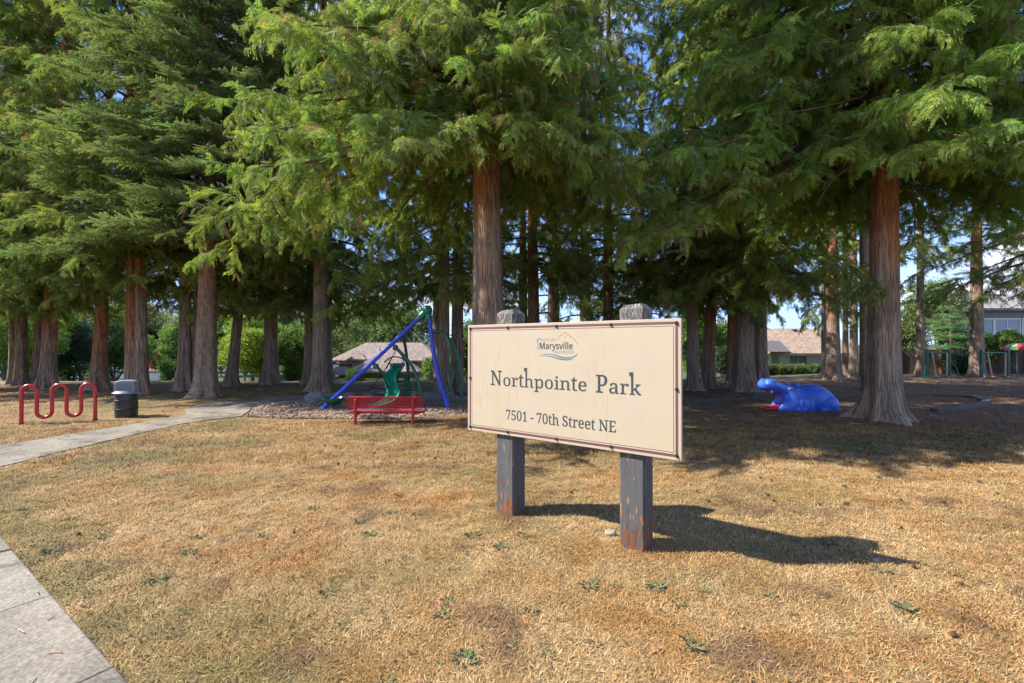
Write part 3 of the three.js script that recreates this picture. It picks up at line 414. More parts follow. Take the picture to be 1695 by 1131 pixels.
// ------------------------------------------------------------------ where the conifers stand: [label, pixel column of the foot, depth, pixel width of the trunk, options]
const ell = (l, r, f = 3.4, b = 3.4) => (az) => { const c = Math.cos(az), s = Math.sin(az); return 1 / Math.hypot(c / (c > 0 ? r : l), s / (s > 0 ? f : b)); };
const CONIFERS = [
  ['great red cedar with peeling bark rising behind the cream park sign', 812, 10.6, 55, { h: 23, hb: 6.3, reach: ell(6.3, 3.5, 3.4, 3.6), n: 230, variants: 4, lean: -0.006, redFrom: 5.2, fineTo: 12, gap: 0.3, tint: [1.02, 1.06, 1], flare: 0.7 }],
  ['broad grey cedar trunk with flaring roots, nearest on the right side', 1466, 11, 56, { h: 24, hb: 6.4, reach: ell(6.4, 5.2, 4.0, 3.8), n: 270, variants: 4, lean: 0.004, redFrom: 4.0, flare: 1.3, fineTo: 12.5, gap: 0.3, tint: [1.0, 1.12, 0.9] }],
  ['tall fir with rough straight trunk beside the concrete path bend', 343, 15.7, 34, { kind: 'fir', red: 0.6, h: 25, hb: 4.7, reach: ell(5.4, 3.8, 2.7, 3.2), n: 200, variants: 3, redFrom: 3, flare: 0.9, fineTo: 16, gap: 0.32 }],
  ['thick fused double cedar trunk directly behind the trash can', 218, 16.6, 21, { h: 22, hb: 4.6, reach: ell(3.8, 3.6), n: 100, sec: [{ x: 0.24, z: -0.1, r: 0.2, h: 19, lean: -0.012 }], redFrom: 1.6, fineTo: 15, lean: -0.012 }],
  ['leaning reddish cedar just left of the trash can', 162, 18.4, 25, { h: 21, hb: 4.2, reach: ell(3.4, 3.2), n: 95, lean: 0.035, redFrom: 1.2, fineTo: 15 }],
  ['grey cedar leaning right behind the middle loop of the red rack', 77, 18.6, 27, { h: 22, hb: 4.3, reach: ell(4.2, 3.2, 4), n: 105, lean: 0.045, redFrom: 2.4, fineTo: 15 }],
  ['dark brown cedar half hidden behind the rack, close to its leaning neighbour', 62, 20.3, 20, { h: 20, hb: 3.5, reach: ell(3.2, 3), n: 80, lean: 0.03, fineTo: 15 }],
  ['straight grey cedar above the left end of the red rack', 36, 20, 22, { h: 21, hb: 3.4, reach: ell(3.6, 3, 3.6), n: 90, fineTo: 15, red: 0.2 }],
  ['thin dark red cedar at the far left edge of the grove', 21, 20.8, 13, { h: 19, hb: 3.6, reach: ell(3.4, 3), n: 75, fineTo: 15 }],
  ['dark twin cedar trunk in shade between the double cedar and the fir', 306, 17.8, 22, { h: 20, hb: 3.9, reach: ell(3.2, 3.2), n: 80, sec: [{ x: 0.3, z: -0.2, r: 0.14, h: 17 }], fineTo: 15, red: 0.3 }],
  ['slender dark cedar leaning strongly right behind the fir', 381, 19.6, 18, { h: 18, hb: 3.4, reach: ell(2.8, 3), n: 70, lean: 0.1, fineTo: 15, red: 0.3 }],
  ['dark straight cedar in front of the bright green bushes', 447, 20.6, 23, { h: 20, hb: 3.5, reach: ell(3, 3), n: 80, fineTo: 15, red: 0.4 }],
  ['dark leaning cedar pressed against a wider grey trunk near the boulders', 511, 20.8, 17, { h: 18, hb: 3.4, reach: ell(2.6, 2.8), n: 65, lean: 0.02, fineTo: 15, red: 0.3 }],
  ['wide grey cedar standing left of the blue climbing frame', 533, 17.7, 29, { h: 21, hb: 4.2, reach: ell(3.4, 3.6), n: 100, redFrom: 5, fineTo: 15 }],
  ['shaded cedar seen through the blue climbing frame near its right leg', 736, 16.6, 19, { h: 20, hb: 3.6, reach: ell(3.6, 2.8), n: 95, fineTo: 14, red: 0.3 }],
  ['nearly black cedar trunk between the climbing frame and the sign', 757, 17.4, 21, { h: 19, hb: 3.4, reach: ell(2.8, 3), n: 85, fineTo: 14, red: 0 }],
  ['thin brown trunk showing over the left part of the sign', 865, 22, 15, { h: 20, hb: 5.5, reach: ell(2.6, 2.6), n: 70, fineTo: 16 }],
  ['red-brown trunk showing over the sign, beside a thinner one', 882, 20, 21, { h: 21, hb: 5.4, reach: ell(2.8, 2.8), n: 75, fineTo: 16 }],
  ['straight brown trunk over the sign just left of its right post', 1007, 19, 18, { h: 21, hb: 4.9, reach: ell(3.2, 4.2, 3.6), n: 150, fineTo: 15 }],
  ['dark shaded trunk just right of the sign', 1148, 17.8, 19, { h: 18, hb: 4, reach: ell(3.8, 3, 3.4), n: 140, fineTo: 14, red: 0.3, lean: -0.01 }],
  ['slim orange-lit cedar leaning right between the sign and the hippo', 1171, 18.5, 20, { h: 20, hb: 4.8, reach: ell(3.4, 3, 3.2), n: 120, lean: 0.05, fineTo: 15, redFrom: 2 }],
  ['slim red cedar touching the thick pale trunk on its left side', 1211, 20.5, 14, { h: 20, hb: 5, reach: ell(2.6, 2.6), n: 70, redFrom: 1.5, fineTo: 15 }],
  ['thick pale cedar trunk behind the open jaw of the blue hippo', 1232, 17.5, 32, { h: 23, hb: 4.8, reach: ell(3.6, 3.6, 3.8), n: 140, lean: -0.012, flare: 0.8, fineTo: 15, redFrom: 6 }],
  ['pale medium cedar directly behind the head of the blue hippo', 1259, 19.5, 22, { h: 21, hb: 4.4, reach: ell(2.6, 3.6), n: 85, lean: -0.008, fineTo: 15, red: 0.3 }],
  ['very thin red stem between two pale trunks by the hippo', 1247, 22.5, 9, { h: 17, hb: 5.4, reach: ell(1.8, 1.8), n: 45, fineTo: 15, flare: 0.5 }],
  ['mossy-footed cedar in a tight clump right of the hippo', 1380, 24, 24, { thin: 0.72, h: 23, hb: 7.5, reach: ell(3, 2.6), n: 60, fineTo: 17, redFrom: 4 }],
  ['thin dark stem on the left edge of the clump right of the hippo', 1364, 27, 8, { thin: 0.72, h: 19, hb: 6, reach: ell(1.9, 2), n: 45, fineTo: 18, flare: 0.5, red: 0.2 }],
  ['slim brown stem in the middle of the clump right of the hippo', 1400, 29, 10, { thin: 0.72, h: 20, hb: 6.5, reach: ell(2, 2), n: 45, fineTo: 18, flare: 0.5 }],
  ['dark brown trunk in the clump, beside a paler knotty one', 1413, 25, 15, { thin: 0.72, h: 21, hb: 7.5, reach: ell(2.2, 2.2), n: 42, fineTo: 17 }],
  ['pale knotty straight trunk just left of the big flaring cedar', 1431, 18.6, 18, { thin: 0.72, h: 22, hb: 7, reach: ell(2.4, 2.4), n: 55, fineTo: 15, red: 0.1, flare: 0.8, kind: 'fir', name: 'fir_tree' }],
  ['dark thin trunk peeping out at the left side of the big flaring cedar', 1444, 27, 12, { thin: 0.72, h: 20, hb: 6, reach: ell(2.2, 2.2), n: 45, fineTo: 18, flare: 0.5 }],
  ['thin straight dark trunk against the open sky near the left swing frame', 1523, 26.5, 15, { thin: 0.72, h: 22, hb: 7.6, reach: ell(2.6, 2.6), n: 50, fineTo: 18, red: 0.1, flare: 0.6, lean: 0.012 }],
  ['sun-dappled tall trunk between the two green exercise frames', 1618, 26, 26, { thin: 0.72, h: 24, hb: 7.4, reach: ell(3.2, 3.4), n: 75, fineTo: 18, redFrom: 6, flare: 0.6 }],
  ['dark cedar at the right edge whose low boughs hang over the grey house', 1772, 16.5, 26, { h: 20, hb: 4.6, reach: ell(4.2, 3, 3.4), n: 95, fineTo: 14, red: 0.3 }],
  ['shadowy conifer filling the gap above the left half of the sign', 915, 27, 22, { h: 21, hb: 2.4, reach: ell(3.6, 3.8), n: 95, size: 1.25, rough: 1, fineTo: 17, red: 0.2 }],
  ['shadowy conifer filling the gap above the middle of the sign', 968, 29, 22, { h: 22, hb: 2.6, reach: ell(3.6, 3.8), n: 95, size: 1.25, rough: 1, fineTo: 17, red: 0.2 }],
  ['shadowy conifer behind the right post of the sign', 1062, 26, 20, { h: 20, hb: 2.6, reach: ell(3.4, 3.4), n: 90, size: 1.25, rough: 1, fineTo: 17, red: 0.2 }],
  ['conifer with low hanging boughs in front of the brown-roofed house', 1372, 30, 18, { thin: 0.72, h: 21, hb: 4.6, reach: ell(5.2, 2.4), n: 85, size: 1.25, rough: 1, fineTo: 18, red: 0.2 }],
  ['dense conifer behind the climbing frame top', 727, 24, 20, { h: 20, hb: 4.6, reach: ell(4.6, 3.4), n: 95, size: 1.2, rough: 1, fineTo: 18, red: 0.2 }],
  ['dense conifer above the yellow house roof', 541, 26, 20, { h: 21, hb: 5.2, reach: ell(3.4, 4.8), n: 100, size: 1.25, rough: 1, fineTo: 18, red: 0.2 }],
  ['dense conifer rising behind the bright green bushes', 451, 27, 18, { h: 21, hb: 5.2, reach: ell(3.6, 3.6), n: 80, size: 1.25, rough: 1, fineTo: 18, red: 0.2 }],
  ['dense conifer behind the fir and the path', 303, 24.5, 18, { h: 21, hb: 5.2, reach: ell(3.2, 3.2), n: 80, size: 1.2, rough: 1, fineTo: 18, red: 0.2 }],
  ['dense conifer deep in the grove above the parked silver car', 84, 26, 18, { h: 22, hb: 5.4, reach: ell(3.6, 3.6), n: 80, size: 1.2, rough: 1, fineTo: 18, red: 0.2 }],
  ['conifer cut by the left edge of the view above the lawn', -46, 18, 26, { h: 21, hb: 3.8, reach: ell(3.6, 3.8, 3.6), n: 100, fineTo: 15 }],
];
for (const c of CONIFERS) { const p = base(c[1], c[2]), r = c[3] / 2 * c[2] / F * Math.cos(Math.atan((c[1] - CX) / F)); trunkSpots.push([p.x, p.z, r]); Object.assign(c[4], { pos: p, r, label: c[0] }); }
buildGround(); buildPaving();
CONIFERS.forEach((c, i) => conifer({ seed: i + 3, far: c[2] > 17, ...c[4], hb: c[4].hb + (i > 1 && i < 16 ? 0.8 : 0) }));
// bare broken limb stubs and long dangling twigs under the great cedar behind the sign
{
  const c = scene.getObjectByName('cedar_tree'), red = mat([0.42, 0.15, 0.06], 0.95, { map: cedarBark }), w = (px, py, d) => P(px, py, d).sub(c.position);
  const A = [[[800, 250, 10.5], [745, 270, 10.2], [690, 262, 9.9], [660, 285, 9.7], [634, 311, 9.6]], [[800, 258, 10.5], [760, 262, 10.1], [725, 285, 9.8], [700, 316, 9.6]], [[806, 165, 10.4], [812, 152, 9.9], [790, 144, 9.5], [748, 143, 9.2]], [[800, 200, 10.5], [720, 205, 10], [680, 228, 9.8], [668, 252, 9.7]]];
  for (const a of A) mesh('broken_limb', limbGeo(new THREE.CatmullRomCurve3(a.map((q) => w(...q))).getPoints(12), 0.062, 7), red, c);
  const r = rngOf(31), g = [];
  for (let i = 0; i < 26; i++) { const x = 590 + r() * 420, y = 90 + r() * 170, d = 8.6 + r() * 2.4, a = w(x, y, d), n = []; let p = a.clone(); for (let k = 0; k < 6; k++) { n.push(p.clone()); p = p.clone().add(V((r() - 0.5) * 0.14, -0.1 - r() * 0.14, (r() - 0.5) * 0.12)); } g.push(limbGeo(n, 0.006, 4)); }
  const m = mesh('dangling_twigs', g, mat([0.3, 0.2, 0.14], 0.95), c); m.userData = { kind: 'stuff' };
  // a small tuft of green on the big right-hand trunk, and long bare limbs in its crown
  const k = scene.getObjectByName('cedar_tree_001'), v = (px, py, d) => P(px, py, d).sub(k.position);
  const m4 = new THREE.Matrix4(), list = [], q = rngOf(9);
  for (let i = 0; i < 26; i++) { const p = v(1478 - q() * 72, 470 + q() * 24 - 10, 10.35 - q() * 0.25), d = V(-0.9 - q() * 0.3, -0.15 - q() * 0.5, q() - 0.4).normalize(), z = d.clone().cross(V(0, 1, 0)).normalize(), y = z.clone().cross(d), s = 0.32 + q() * 0.3; m4.makeBasis(d.multiplyScalar(s), y.multiplyScalar(s), z.multiplyScalar(s)); m4.setPosition(p.x, p.y, p.z); list.push(m4.clone()); }
  const im = new THREE.InstancedMesh(boughs.cedar[0], coniferMat, list.length); list.forEach((x, i) => im.setMatrixAt(i, x)); im.name = 'trunk_sprout'; im.castShadow = true; k.add(im);
  for (const a of [[[1466, 195, 10.6], [1440, 250, 9.9], [1395, 285, 9.4], [1370, 310, 9.2], [1352, 345, 9.1]], [[1466, 60, 10.7], [1440, 150, 9.8], [1405, 165, 9.2], [1340, 180, 8.7], [1255, 190, 8.5]], [[1475, 190, 10.6], [1520, 240, 10.1], [1570, 236, 9.7], [1620, 215, 9.4]], [[1470, 20, 10.6], [1400, 70, 9.4], [1345, 85, 8.7]]]) mesh('limb', limbGeo(new THREE.CatmullRomCurve3(a.map((s) => v(...s))).getPoints(14), 0.03, 6), limbMat, k);
  for (let i = 0; i < 0; i++);
}
// ------------------------------------------------------------------ broad-leaved trees, bushes and hedges beyond the grove
const GREEN = [0.15, 0.25, 0.04], LIME = [0.27, 0.38, 0.045], OLIVE = [0.17, 0.2, 0.06], DARK = [0.04, 0.075, 0.02];
leafy({ name: 'broadleaf_tree', label: 'bright yellow-green tree glowing at the left edge behind thin trunks', pos: base(10, 40), h: 9, w: 8, trunk: 0.2, n: 700, color: LIME, size: 0.17, spread: 0.9, seed: 1, bottom: 0.12 });
leafy({ name: 'broadleaf_tree', label: 'lime green tree between the grey leaning cedars at far left', pos: base(62, 44), h: 9, w: 6, trunk: 0.2, n: 520, color: LIME, size: 0.17, spread: 0.9, seed: 2, bottom: 0.15 });
leafy({ name: 'weeping_tree', label: 'dark drooping tree behind the parked silver car', pos: base(132, 47), h: 8.5, w: 7.5, trunk: 0.2, n: 560, color: [0.045, 0.085, 0.035], size: 0.17, spread: 0.95, seed: 3, bottom: 0.05 });
leafy({ name: 'broadleaf_tree', label: 'light green crown peeping over the dark drooping tree', pos: base(112, 54), h: 11, w: 5, trunk: 0.2, n: 380, color: LIME, size: 0.2, spread: 1, seed: 4, bottom: 0.3 });
leafy({ name: 'broadleaf_tree', label: 'olive tree behind the white garage', pos: base(196, 80), h: 13, w: 11, trunk: 0.3, n: 520, color: OLIVE, size: 0.3, spread: 1.7, seed: 5, bottom: 0.1 });
leafy({ name: 'broadleaf_tree', label: 'olive tree with power poles rising in front of it', pos: base(252, 96), h: 14, w: 14, trunk: 0.3, n: 520, color: [0.17, 0.19, 0.06], size: 0.36, spread: 2, seed: 6, bottom: 0.1 });
leafy({ name: 'broadleaf_tree', label: 'fresh green tree just left of the dark twin trunk', pos: base(293, 62), h: 9.5, w: 5, trunk: 0.2, n: 330, color: GREEN, size: 0.22, spread: 1.1, seed: 7, bottom: 0.2 });
leafy({ name: 'small_tree', label: 'small red-leaved tree beside the green column shrub', pos: base(266, 66), h: 5, w: 3, trunk: 0.1, n: 160, color: [0.3, 0.1, 0.05], size: 0.22, spread: 0.9, seed: 8, bottom: 0.35 });
leafy({ name: 'column_shrub', category: 'shrub', label: 'narrow green column-shaped shrub in front of the garage', pos: base(284, 60), h: 3.4, w: 1.9, trunk: 0.08, n: 150, color: [0.08, 0.17, 0.025], size: 0.16, spread: 0.7, seed: 9, bottom: 0.02, flat: 1 });
leafy({ name: 'column_shrub', category: 'shrub', label: 'dark narrow conifer-like shrub on the far side of the garage roof', pos: base(258, 84), h: 8, w: 2.4, trunk: 0.08, n: 150, color: DARK, size: 0.2, spread: 0.9, seed: 10, bottom: 0.02, flat: 1 });
leafy({ name: 'bush', category: 'bush', label: 'sunlit green bush to the right of the fir trunk', pos: base(418, 32), h: 3.9, w: 4, trunk: 0.06, n: 420, color: LIME, size: 0.13, spread: 0.6, seed: 11, bottom: 0.02 });
leafy({ name: 'bush', category: 'bush', label: 'bright green bush between two dark straight trunks', pos: base(482, 33), h: 4.6, w: 4.2, trunk: 0.06, n: 480, color: GREEN, size: 0.13, spread: 0.6, seed: 12, bottom: 0.02 });
leafy({ name: 'broadleaf_tree', label: 'hazy green tree beyond the bushes left of the yellow house', pos: base(440, 70), h: 12, w: 12, trunk: 0.25, n: 520, color: [0.15, 0.21, 0.06], size: 0.3, spread: 1.6, seed: 13, bottom: 0.15 });
leafy({ name: 'broadleaf_tree', label: 'pale green tree just behind the roof of the yellow house', pos: base(640, 84), h: 13.5, w: 22, d: 8, trunk: 0.25, n: 700, color: [0.17, 0.23, 0.06], size: 0.34, spread: 1.8, seed: 14, bottom: 0.1, lobes: 14 });
leafy({ name: 'bush', category: 'bush', label: 'green bush against the wall of the yellow house', pos: base(586, 46), h: 2.6, w: 1.8, trunk: 0.05, n: 200, color: [0.08, 0.14, 0.03], size: 0.15, spread: 0.6, seed: 15, bottom: 0.02 });
leafy({ name: 'bush', category: 'bush', label: 'green bush on the right side of the yellow house', pos: base(722, 44), h: 3.6, w: 2.4, trunk: 0.06, n: 300, color: GREEN, size: 0.15, spread: 0.7, seed: 16, bottom: 0.02 });
leafy({ name: 'bush', category: 'bush', label: 'lush green bush between the climbing frame and the sign', pos: base(772, 34), h: 5.2, w: 3, trunk: 0.06, n: 420, color: GREEN, size: 0.13, spread: 0.6, seed: 17, bottom: 0.02 });
leafy({ name: 'bush', category: 'bush', label: 'green bush just right of the sign between dark trunks', pos: base(1146, 32), h: 4.4, w: 2.8, trunk: 0.06, n: 380, color: GREEN, size: 0.13, spread: 0.6, seed: 18, bottom: 0.02 });
leafy({ name: 'bush', category: 'bush', label: 'dark bush at the corner of the grey gabled house', pos: base(1192, 38), h: 3.4, w: 2.2, trunk: 0.06, n: 220, color: DARK, size: 0.13, spread: 0.6, seed: 19, bottom: 0.02 });
leafy({ name: 'hedge', category: 'hedge', label: 'clipped green hedge in front of the brown-roofed house', pos: base(1318, 40), h: 0.75, w: 6.4, d: 1.1, trunk: 0.04, n: 520, color: [0.1, 0.15, 0.035], size: 0.1, spread: 0.4, seed: 20, bottom: 0.02, flat: 1 });
leafy({ name: 'broadleaf_tree', label: 'pale green tree left of the blue-green spruce', pos: base(1552, 36), h: 6.6, w: 3.6, trunk: 0.12, n: 420, color: [0.19, 0.26, 0.08], size: 0.14, spread: 0.7, seed: 21, bottom: 0.1 });
leafy({ name: 'broadleaf_tree', label: 'light green tree seen between the big cedar and the thin dark trunk', pos: base(1512, 44), h: 6.2, w: 4, trunk: 0.12, n: 380, color: [0.17, 0.22, 0.06], size: 0.16, spread: 0.8, seed: 22, bottom: 0.1 });
leafy({ name: 'bush', category: 'bush', label: 'low green bush on the fence below the grey house windows', pos: base(1655, 29.4), h: 2.6, w: 2.6, trunk: 0.05, n: 220, color: GREEN, size: 0.11, spread: 0.5, seed: 23, bottom: 0.3 });
leafy({ name: 'bush', category: 'bush', label: 'dark rounded bush behind the left green exercise frame', pos: base(1588, 28), h: 1.45, w: 1.9, trunk: 0.05, n: 170, color: DARK, size: 0.1, spread: 0.45, seed: 24, bottom: 0.02 });
leafy({ name: 'broadleaf_tree', label: 'broad sunlit green tree between the reddish leaning cedar and the double cedar', pos: base(190, 52), h: 9.5, w: 7, trunk: 0.2, n: 480, color: GREEN, size: 0.2, spread: 1.05, seed: 31, bottom: 0.12 });
leafy({ name: 'broadleaf_tree', label: 'sunlit tree seen just right of the fir trunk, above the green bush', pos: base(405, 58), h: 10, w: 8, trunk: 0.2, n: 520, color: LIME, size: 0.22, spread: 1.1, seed: 32, bottom: 0.15 });
leafy({ name: 'broadleaf_tree', label: 'sunlit tree showing between the dark trunk and the wide grey cedar', pos: base(500, 52), h: 8.5, w: 6, trunk: 0.2, n: 420, color: GREEN, size: 0.2, spread: 1.05, seed: 33, bottom: 0.15 });
leafy({ name: 'broadleaf_tree', label: 'far green tree filling the gap right beside the fir trunk', pos: base(366, 78), h: 12, w: 10, trunk: 0.25, n: 460, color: GREEN, size: 0.3, spread: 1.6, seed: 35, bottom: 0.08 });
leafy({ name: 'broadleaf_tree', label: 'far green tree over the left end of the yellow house roof', pos: base(566, 96), h: 13.5, w: 14, d: 8, trunk: 0.25, n: 520, color: OLIVE, size: 0.36, spread: 1.9, seed: 36, bottom: 0.08 });
leafy({ name: 'broadleaf_tree', label: 'far olive tree left of the slim street lamp', pos: base(318, 88), h: 13, w: 12, trunk: 0.25, n: 460, color: OLIVE, size: 0.33, spread: 1.7, seed: 37, bottom: 0.08 });
leafy({ name: 'broadleaf_tree', label: 'sunlit tree right of the sign, behind the slim orange-lit cedar', pos: base(1165, 46), h: 7.5, w: 6, trunk: 0.2, n: 420, color: GREEN, size: 0.17, spread: 0.9, seed: 34, bottom: 0.12 });
conifer({ kind: 'fir', name: 'spruce_tree', label: 'young blue-green spruce with tiered boughs before the tall chimney', pos: base(1574, 33.5), h: 5.6, r: 0.1, hb: 0.5, reach: () => 2.1, n: 60, seed: 90, size: 0.75, tint: [0.8, 1.15, 1.6], flare: 0.3 });
conifer({ kind: 'fir', name: 'spruce_tree', label: 'smaller dark spruce right of the tiered one, before the chimney base', pos: base(1600, 34.5), h: 3.9, r: 0.1, hb: 0.4, reach: () => 1.9, n: 46, seed: 91, size: 0.75, tint: [0.7, 1.0, 1.3], flare: 0.3 });
// ------------------------------------------------------------------ the park sign
const CREAM = [0.4, 0.33, 0.235];
{
  const A = V(-0.499, 0, -5.262), B = V(1.431, 0, -3.834), W = B.clone().sub(A).length(), H = 1.2, bottom = 0.874, turn = -Math.atan2(B.z - A.z, B.x - A.x);
  const s = thing('park_sign', 'large cream park name sign on two weathered blue-grey wooden posts', 'sign', [(A.x + B.x) / 2, 0, (A.z + B.z) / 2], turn);
  const Y = bottom + H / 2;
  const face = canvasTex(2048, 1024, (c, w, h) => {
    c.fillStyle = 'rgb(172,159,139)'; c.fillRect(0, 0, w, h);
    const r = rngOf(3);
    for (let i = 0; i < 900; i++) { const x = r() * w, y = r() * h, q = 20 + r() * 120, g = c.createRadialGradient(x, y, 0, x, y, q), k = r() < 0.5; g.addColorStop(0, k ? 'rgba(182,163,130,0.12)' : r() < 0.4 ? 'rgba(168,146,92,0.10)' : 'rgba(164,140,120,0.12)'); g.addColorStop(1, 'rgba(172,159,139,0)'); c.fillStyle = g; c.fillRect(x - q, y - q, 2 * q, 2 * q); }
    for (let i = 0; i < 30; i++) { const x = 100 + r() * 1500, y = 100 + r() * 500; c.strokeStyle = 'rgba(140,118,80,0.24)'; c.lineWidth = 2 + r() * 5; c.beginPath(); c.moveTo(x, y); c.bezierCurveTo(x + r() * 8, y + 80, x - r() * 8, y + 160, x + 3, y + 120 + r() * 220); c.stroke(); }
    c.strokeStyle = 'rgba(150,100,50,0.7)'; c.lineWidth = 3; c.beginPath(); c.moveTo(163, 700); c.lineTo(170, 730); c.lineTo(160, 762); c.lineTo(163, 790); c.stroke();
    const px = w / 2.4, m = (v) => v * px;
    const frame = (inset, lw, col) => { c.strokeStyle = col; c.lineWidth = m(lw); c.strokeRect(m(inset), m(inset), w - 2 * m(inset), h - 2 * m(inset)); };
    frame(0.026, 0.004, '#2a191c'); frame(0.036, 0.016, '#714448'); frame(0.0435, 0.006, '#42161f'); frame(0.062, 0.0045, '#261b1d');
    c.fillStyle = '#30373c'; c.textBaseline = 'alphabetic'; c.textAlign = 'left';
    const fit = (text, font, x0, x1, y, cap, weight = 0) => { c.save(); c.font = font; const wd = c.measureText(text).width; c.translate(x0, y); const sx = (x1 - x0) / wd; c.scale(sx, cap); c.fillText(text, 0, 0); if (weight) { c.strokeStyle = c.fillStyle; c.lineWidth = weight; c.lineJoin = 'round'; c.strokeText(text, 0, 0); } c.restore(); };
    const cap = 0.714;                                              // cap height of the face over its size
    // old-style title lettering: tall capitals and ascenders over small round lower-case letters
    const title = (text, x0, x1, y, capH, asc) => {
      const S = 200, low = 0.76, xh = 0.536 * S * low, lk = capH / (S * cap); c.save(); c.font = S + 'px serif'; c.translate(x0, y);
      const adv = [...text].map((g) => c.measureText(g).width * (g < 'a' ? 1.04 : 0.92)), sx = (x1 - x0) / adv.reduce((a, b) => a + b, 0); let at = 0;
      c.strokeStyle = c.fillStyle; c.lineJoin = 'round'; c.lineWidth = 5;
      const put = (g, ky, yo) => { c.save(); c.translate(at * sx, yo); c.scale(sx * (g < 'a' ? 1 : 0.9), lk * ky); c.fillText(g, 0, 0); c.strokeText(g, 0, 0); c.restore(); };
      const clipped = (y0, y1, f) => { c.save(); c.beginPath(); c.rect(at * sx - 20, y0, 400, y1 - y0); c.clip(); f(); c.restore(); };
      [...text].forEach((g, i) => {
        if (g < 'a') put(g, 1, 0);
        else if (g === 'h' || g === 'k') { const line = -xh * lk * 1.08, k = (asc + line) / ((0.766 * S * lk) * low + line); clipped(line, 60, () => put(g, low, 0)); clipped(-asc - 12, line + 0.6, () => { c.translate(0, line); c.scale(1, k); c.translate(0, -line); put(g, low, 0); }); }
        else put(g, g === 't' ? 0.88 : low, 0);
        at += adv[i];
      });
      c.restore();
    };
    title('Northpointe', 0.138 * w, 0.637 * w, 0.557 * h, 0.134 * h, 0.168 * h);
    title('Park', 0.671 * w, 0.857 * w, 0.559 * h, 0.138 * h, 0.166 * h);
    fit('7501 - 70th Street NE', '100px serif', 0.227 * w, 0.759 * w, 0.857 * h, 0.086 * h / (100 * cap), 3);
    // emblem: an arrow-like house, a mountain, two waves and small lettering
    const X = (u) => u * w, Yv = (v) => v * h;
    c.lineCap = 'round'; c.lineJoin = 'round';
    c.strokeStyle = '#35758c'; c.lineWidth = 9; c.beginPath(); c.moveTo(X(0.394), Yv(0.152)); c.lineTo(X(0.409), Yv(0.128)); c.lineTo(X(0.425), Yv(0.152)); c.stroke(); c.beginPath(); c.moveTo(X(0.4015), Yv(0.148)); c.lineTo(X(0.4015), Yv(0.226)); c.lineWidth = 8; c.stroke();
    c.fillStyle = '#282628'; fit('Marysville', '100px sans-serif', X(0.4075), X(0.5715), Yv(0.221), 0.054 * h / (100 * cap), 4);
    c.fillStyle = '#53585a'; fit('CITY OF', '60px sans-serif', X(0.429), X(0.486), Yv(0.158), 0.026 * h / (60 * cap));
    c.fillStyle = '#4d6368'; fit('WASHINGTON', '60px sans-serif', X(0.485), X(0.574), Yv(0.2575), 0.025 * h / (60 * cap));
    c.strokeStyle = '#735d30'; c.lineWidth = 4; c.beginPath(); c.moveTo(X(0.491), Yv(0.152)); c.lineTo(X(0.51), Yv(0.112)); c.lineTo(X(0.516), Yv(0.108)); c.lineTo(X(0.535), Yv(0.081)); c.lineTo(X(0.548), Yv(0.1)); c.quadraticCurveTo(X(0.575), Yv(0.128), X(0.596), Yv(0.186)); c.stroke();
    c.lineWidth = 3; c.beginPath(); c.moveTo(X(0.5475), Yv(0.099)); c.lineTo(X(0.531), Yv(0.126)); c.moveTo(X(0.562), Yv(0.117)); c.lineTo(X(0.555), Yv(0.13)); c.stroke();
    c.fillStyle = '#2f7089'; c.beginPath(); c.moveTo(X(0.396), Yv(0.284)); c.bezierCurveTo(X(0.43), Yv(0.25), X(0.48), Yv(0.262), X(0.51), Yv(0.279)); c.bezierCurveTo(X(0.545), Yv(0.297), X(0.58), Yv(0.29), X(0.594), Yv(0.246)); c.bezierCurveTo(X(0.592), Yv(0.302), X(0.54), Yv(0.312), X(0.505), Yv(0.29)); c.bezierCurveTo(X(0.475), Yv(0.268), X(0.43), Yv(0.258), X(0.396), Yv(0.284)); c.fill();
    c.fillStyle = '#27343a'; c.beginPath(); c.moveTo(X(0.404), Yv(0.286)); c.bezierCurveTo(X(0.44), Yv(0.266), X(0.48), Yv(0.286), X(0.51), Yv(0.3)); c.bezierCurveTo(X(0.54), Yv(0.311), X(0.565), Yv(0.305), X(0.576), Yv(0.296)); c.bezierCurveTo(X(0.56), Yv(0.318), X(0.53), Yv(0.316), X(0.505), Yv(0.306)); c.bezierCurveTo(X(0.475), Yv(0.29), X(0.44), Yv(0.272), X(0.404), Yv(0.286)); c.fill();
  });
  face.wrapS = face.wrapT = THREE.ClampToEdgeWrapping;
  const plain = mat(CREAM, 0.55), fm = new THREE.MeshPhysicalMaterial({ map: face, roughness: 0.5, clearcoat: 0.08, clearcoatRoughness: 0.4 });
  const panel = mesh('panel', box(W, H, 0.026, 0, Y, 0, 0.004), plain, s);
  const fg = new THREE.PlaneGeometry(W - 0.006, H - 0.006); fg.translate(0, Y, 0.0165); mesh('printed_face', fg, fm, s);
  const hex = new THREE.CylinderGeometry(0.0105, 0.0105, 0.012, 6); hex.rotateX(Math.PI / 2); const wash = new THREE.CylinderGeometry(0.016, 0.016, 0.003, 14); wash.rotateX(Math.PI / 2); wash.translate(0, 0, -0.006);
  const bolt = merge([hex, wash]), bm = mat([0.06, 0.035, 0.035], 0.5, { metalness: 0.5 });
  for (const [u, v] of [[0.016, 0.032], [0.2395, 0.032], [0.493, 0.032], [0.736, 0.032], [0.984, 0.032], [0.016, 0.968], [0.2395, 0.968], [0.493, 0.968], [0.736, 0.968], [0.984, 0.968], [0.016, 0.5], [0.984, 0.5]]) { const b = mesh('bolt', bolt, bm, s); b.position.set((u - 0.5) * W, bottom + (1 - v) * H, 0.025); }
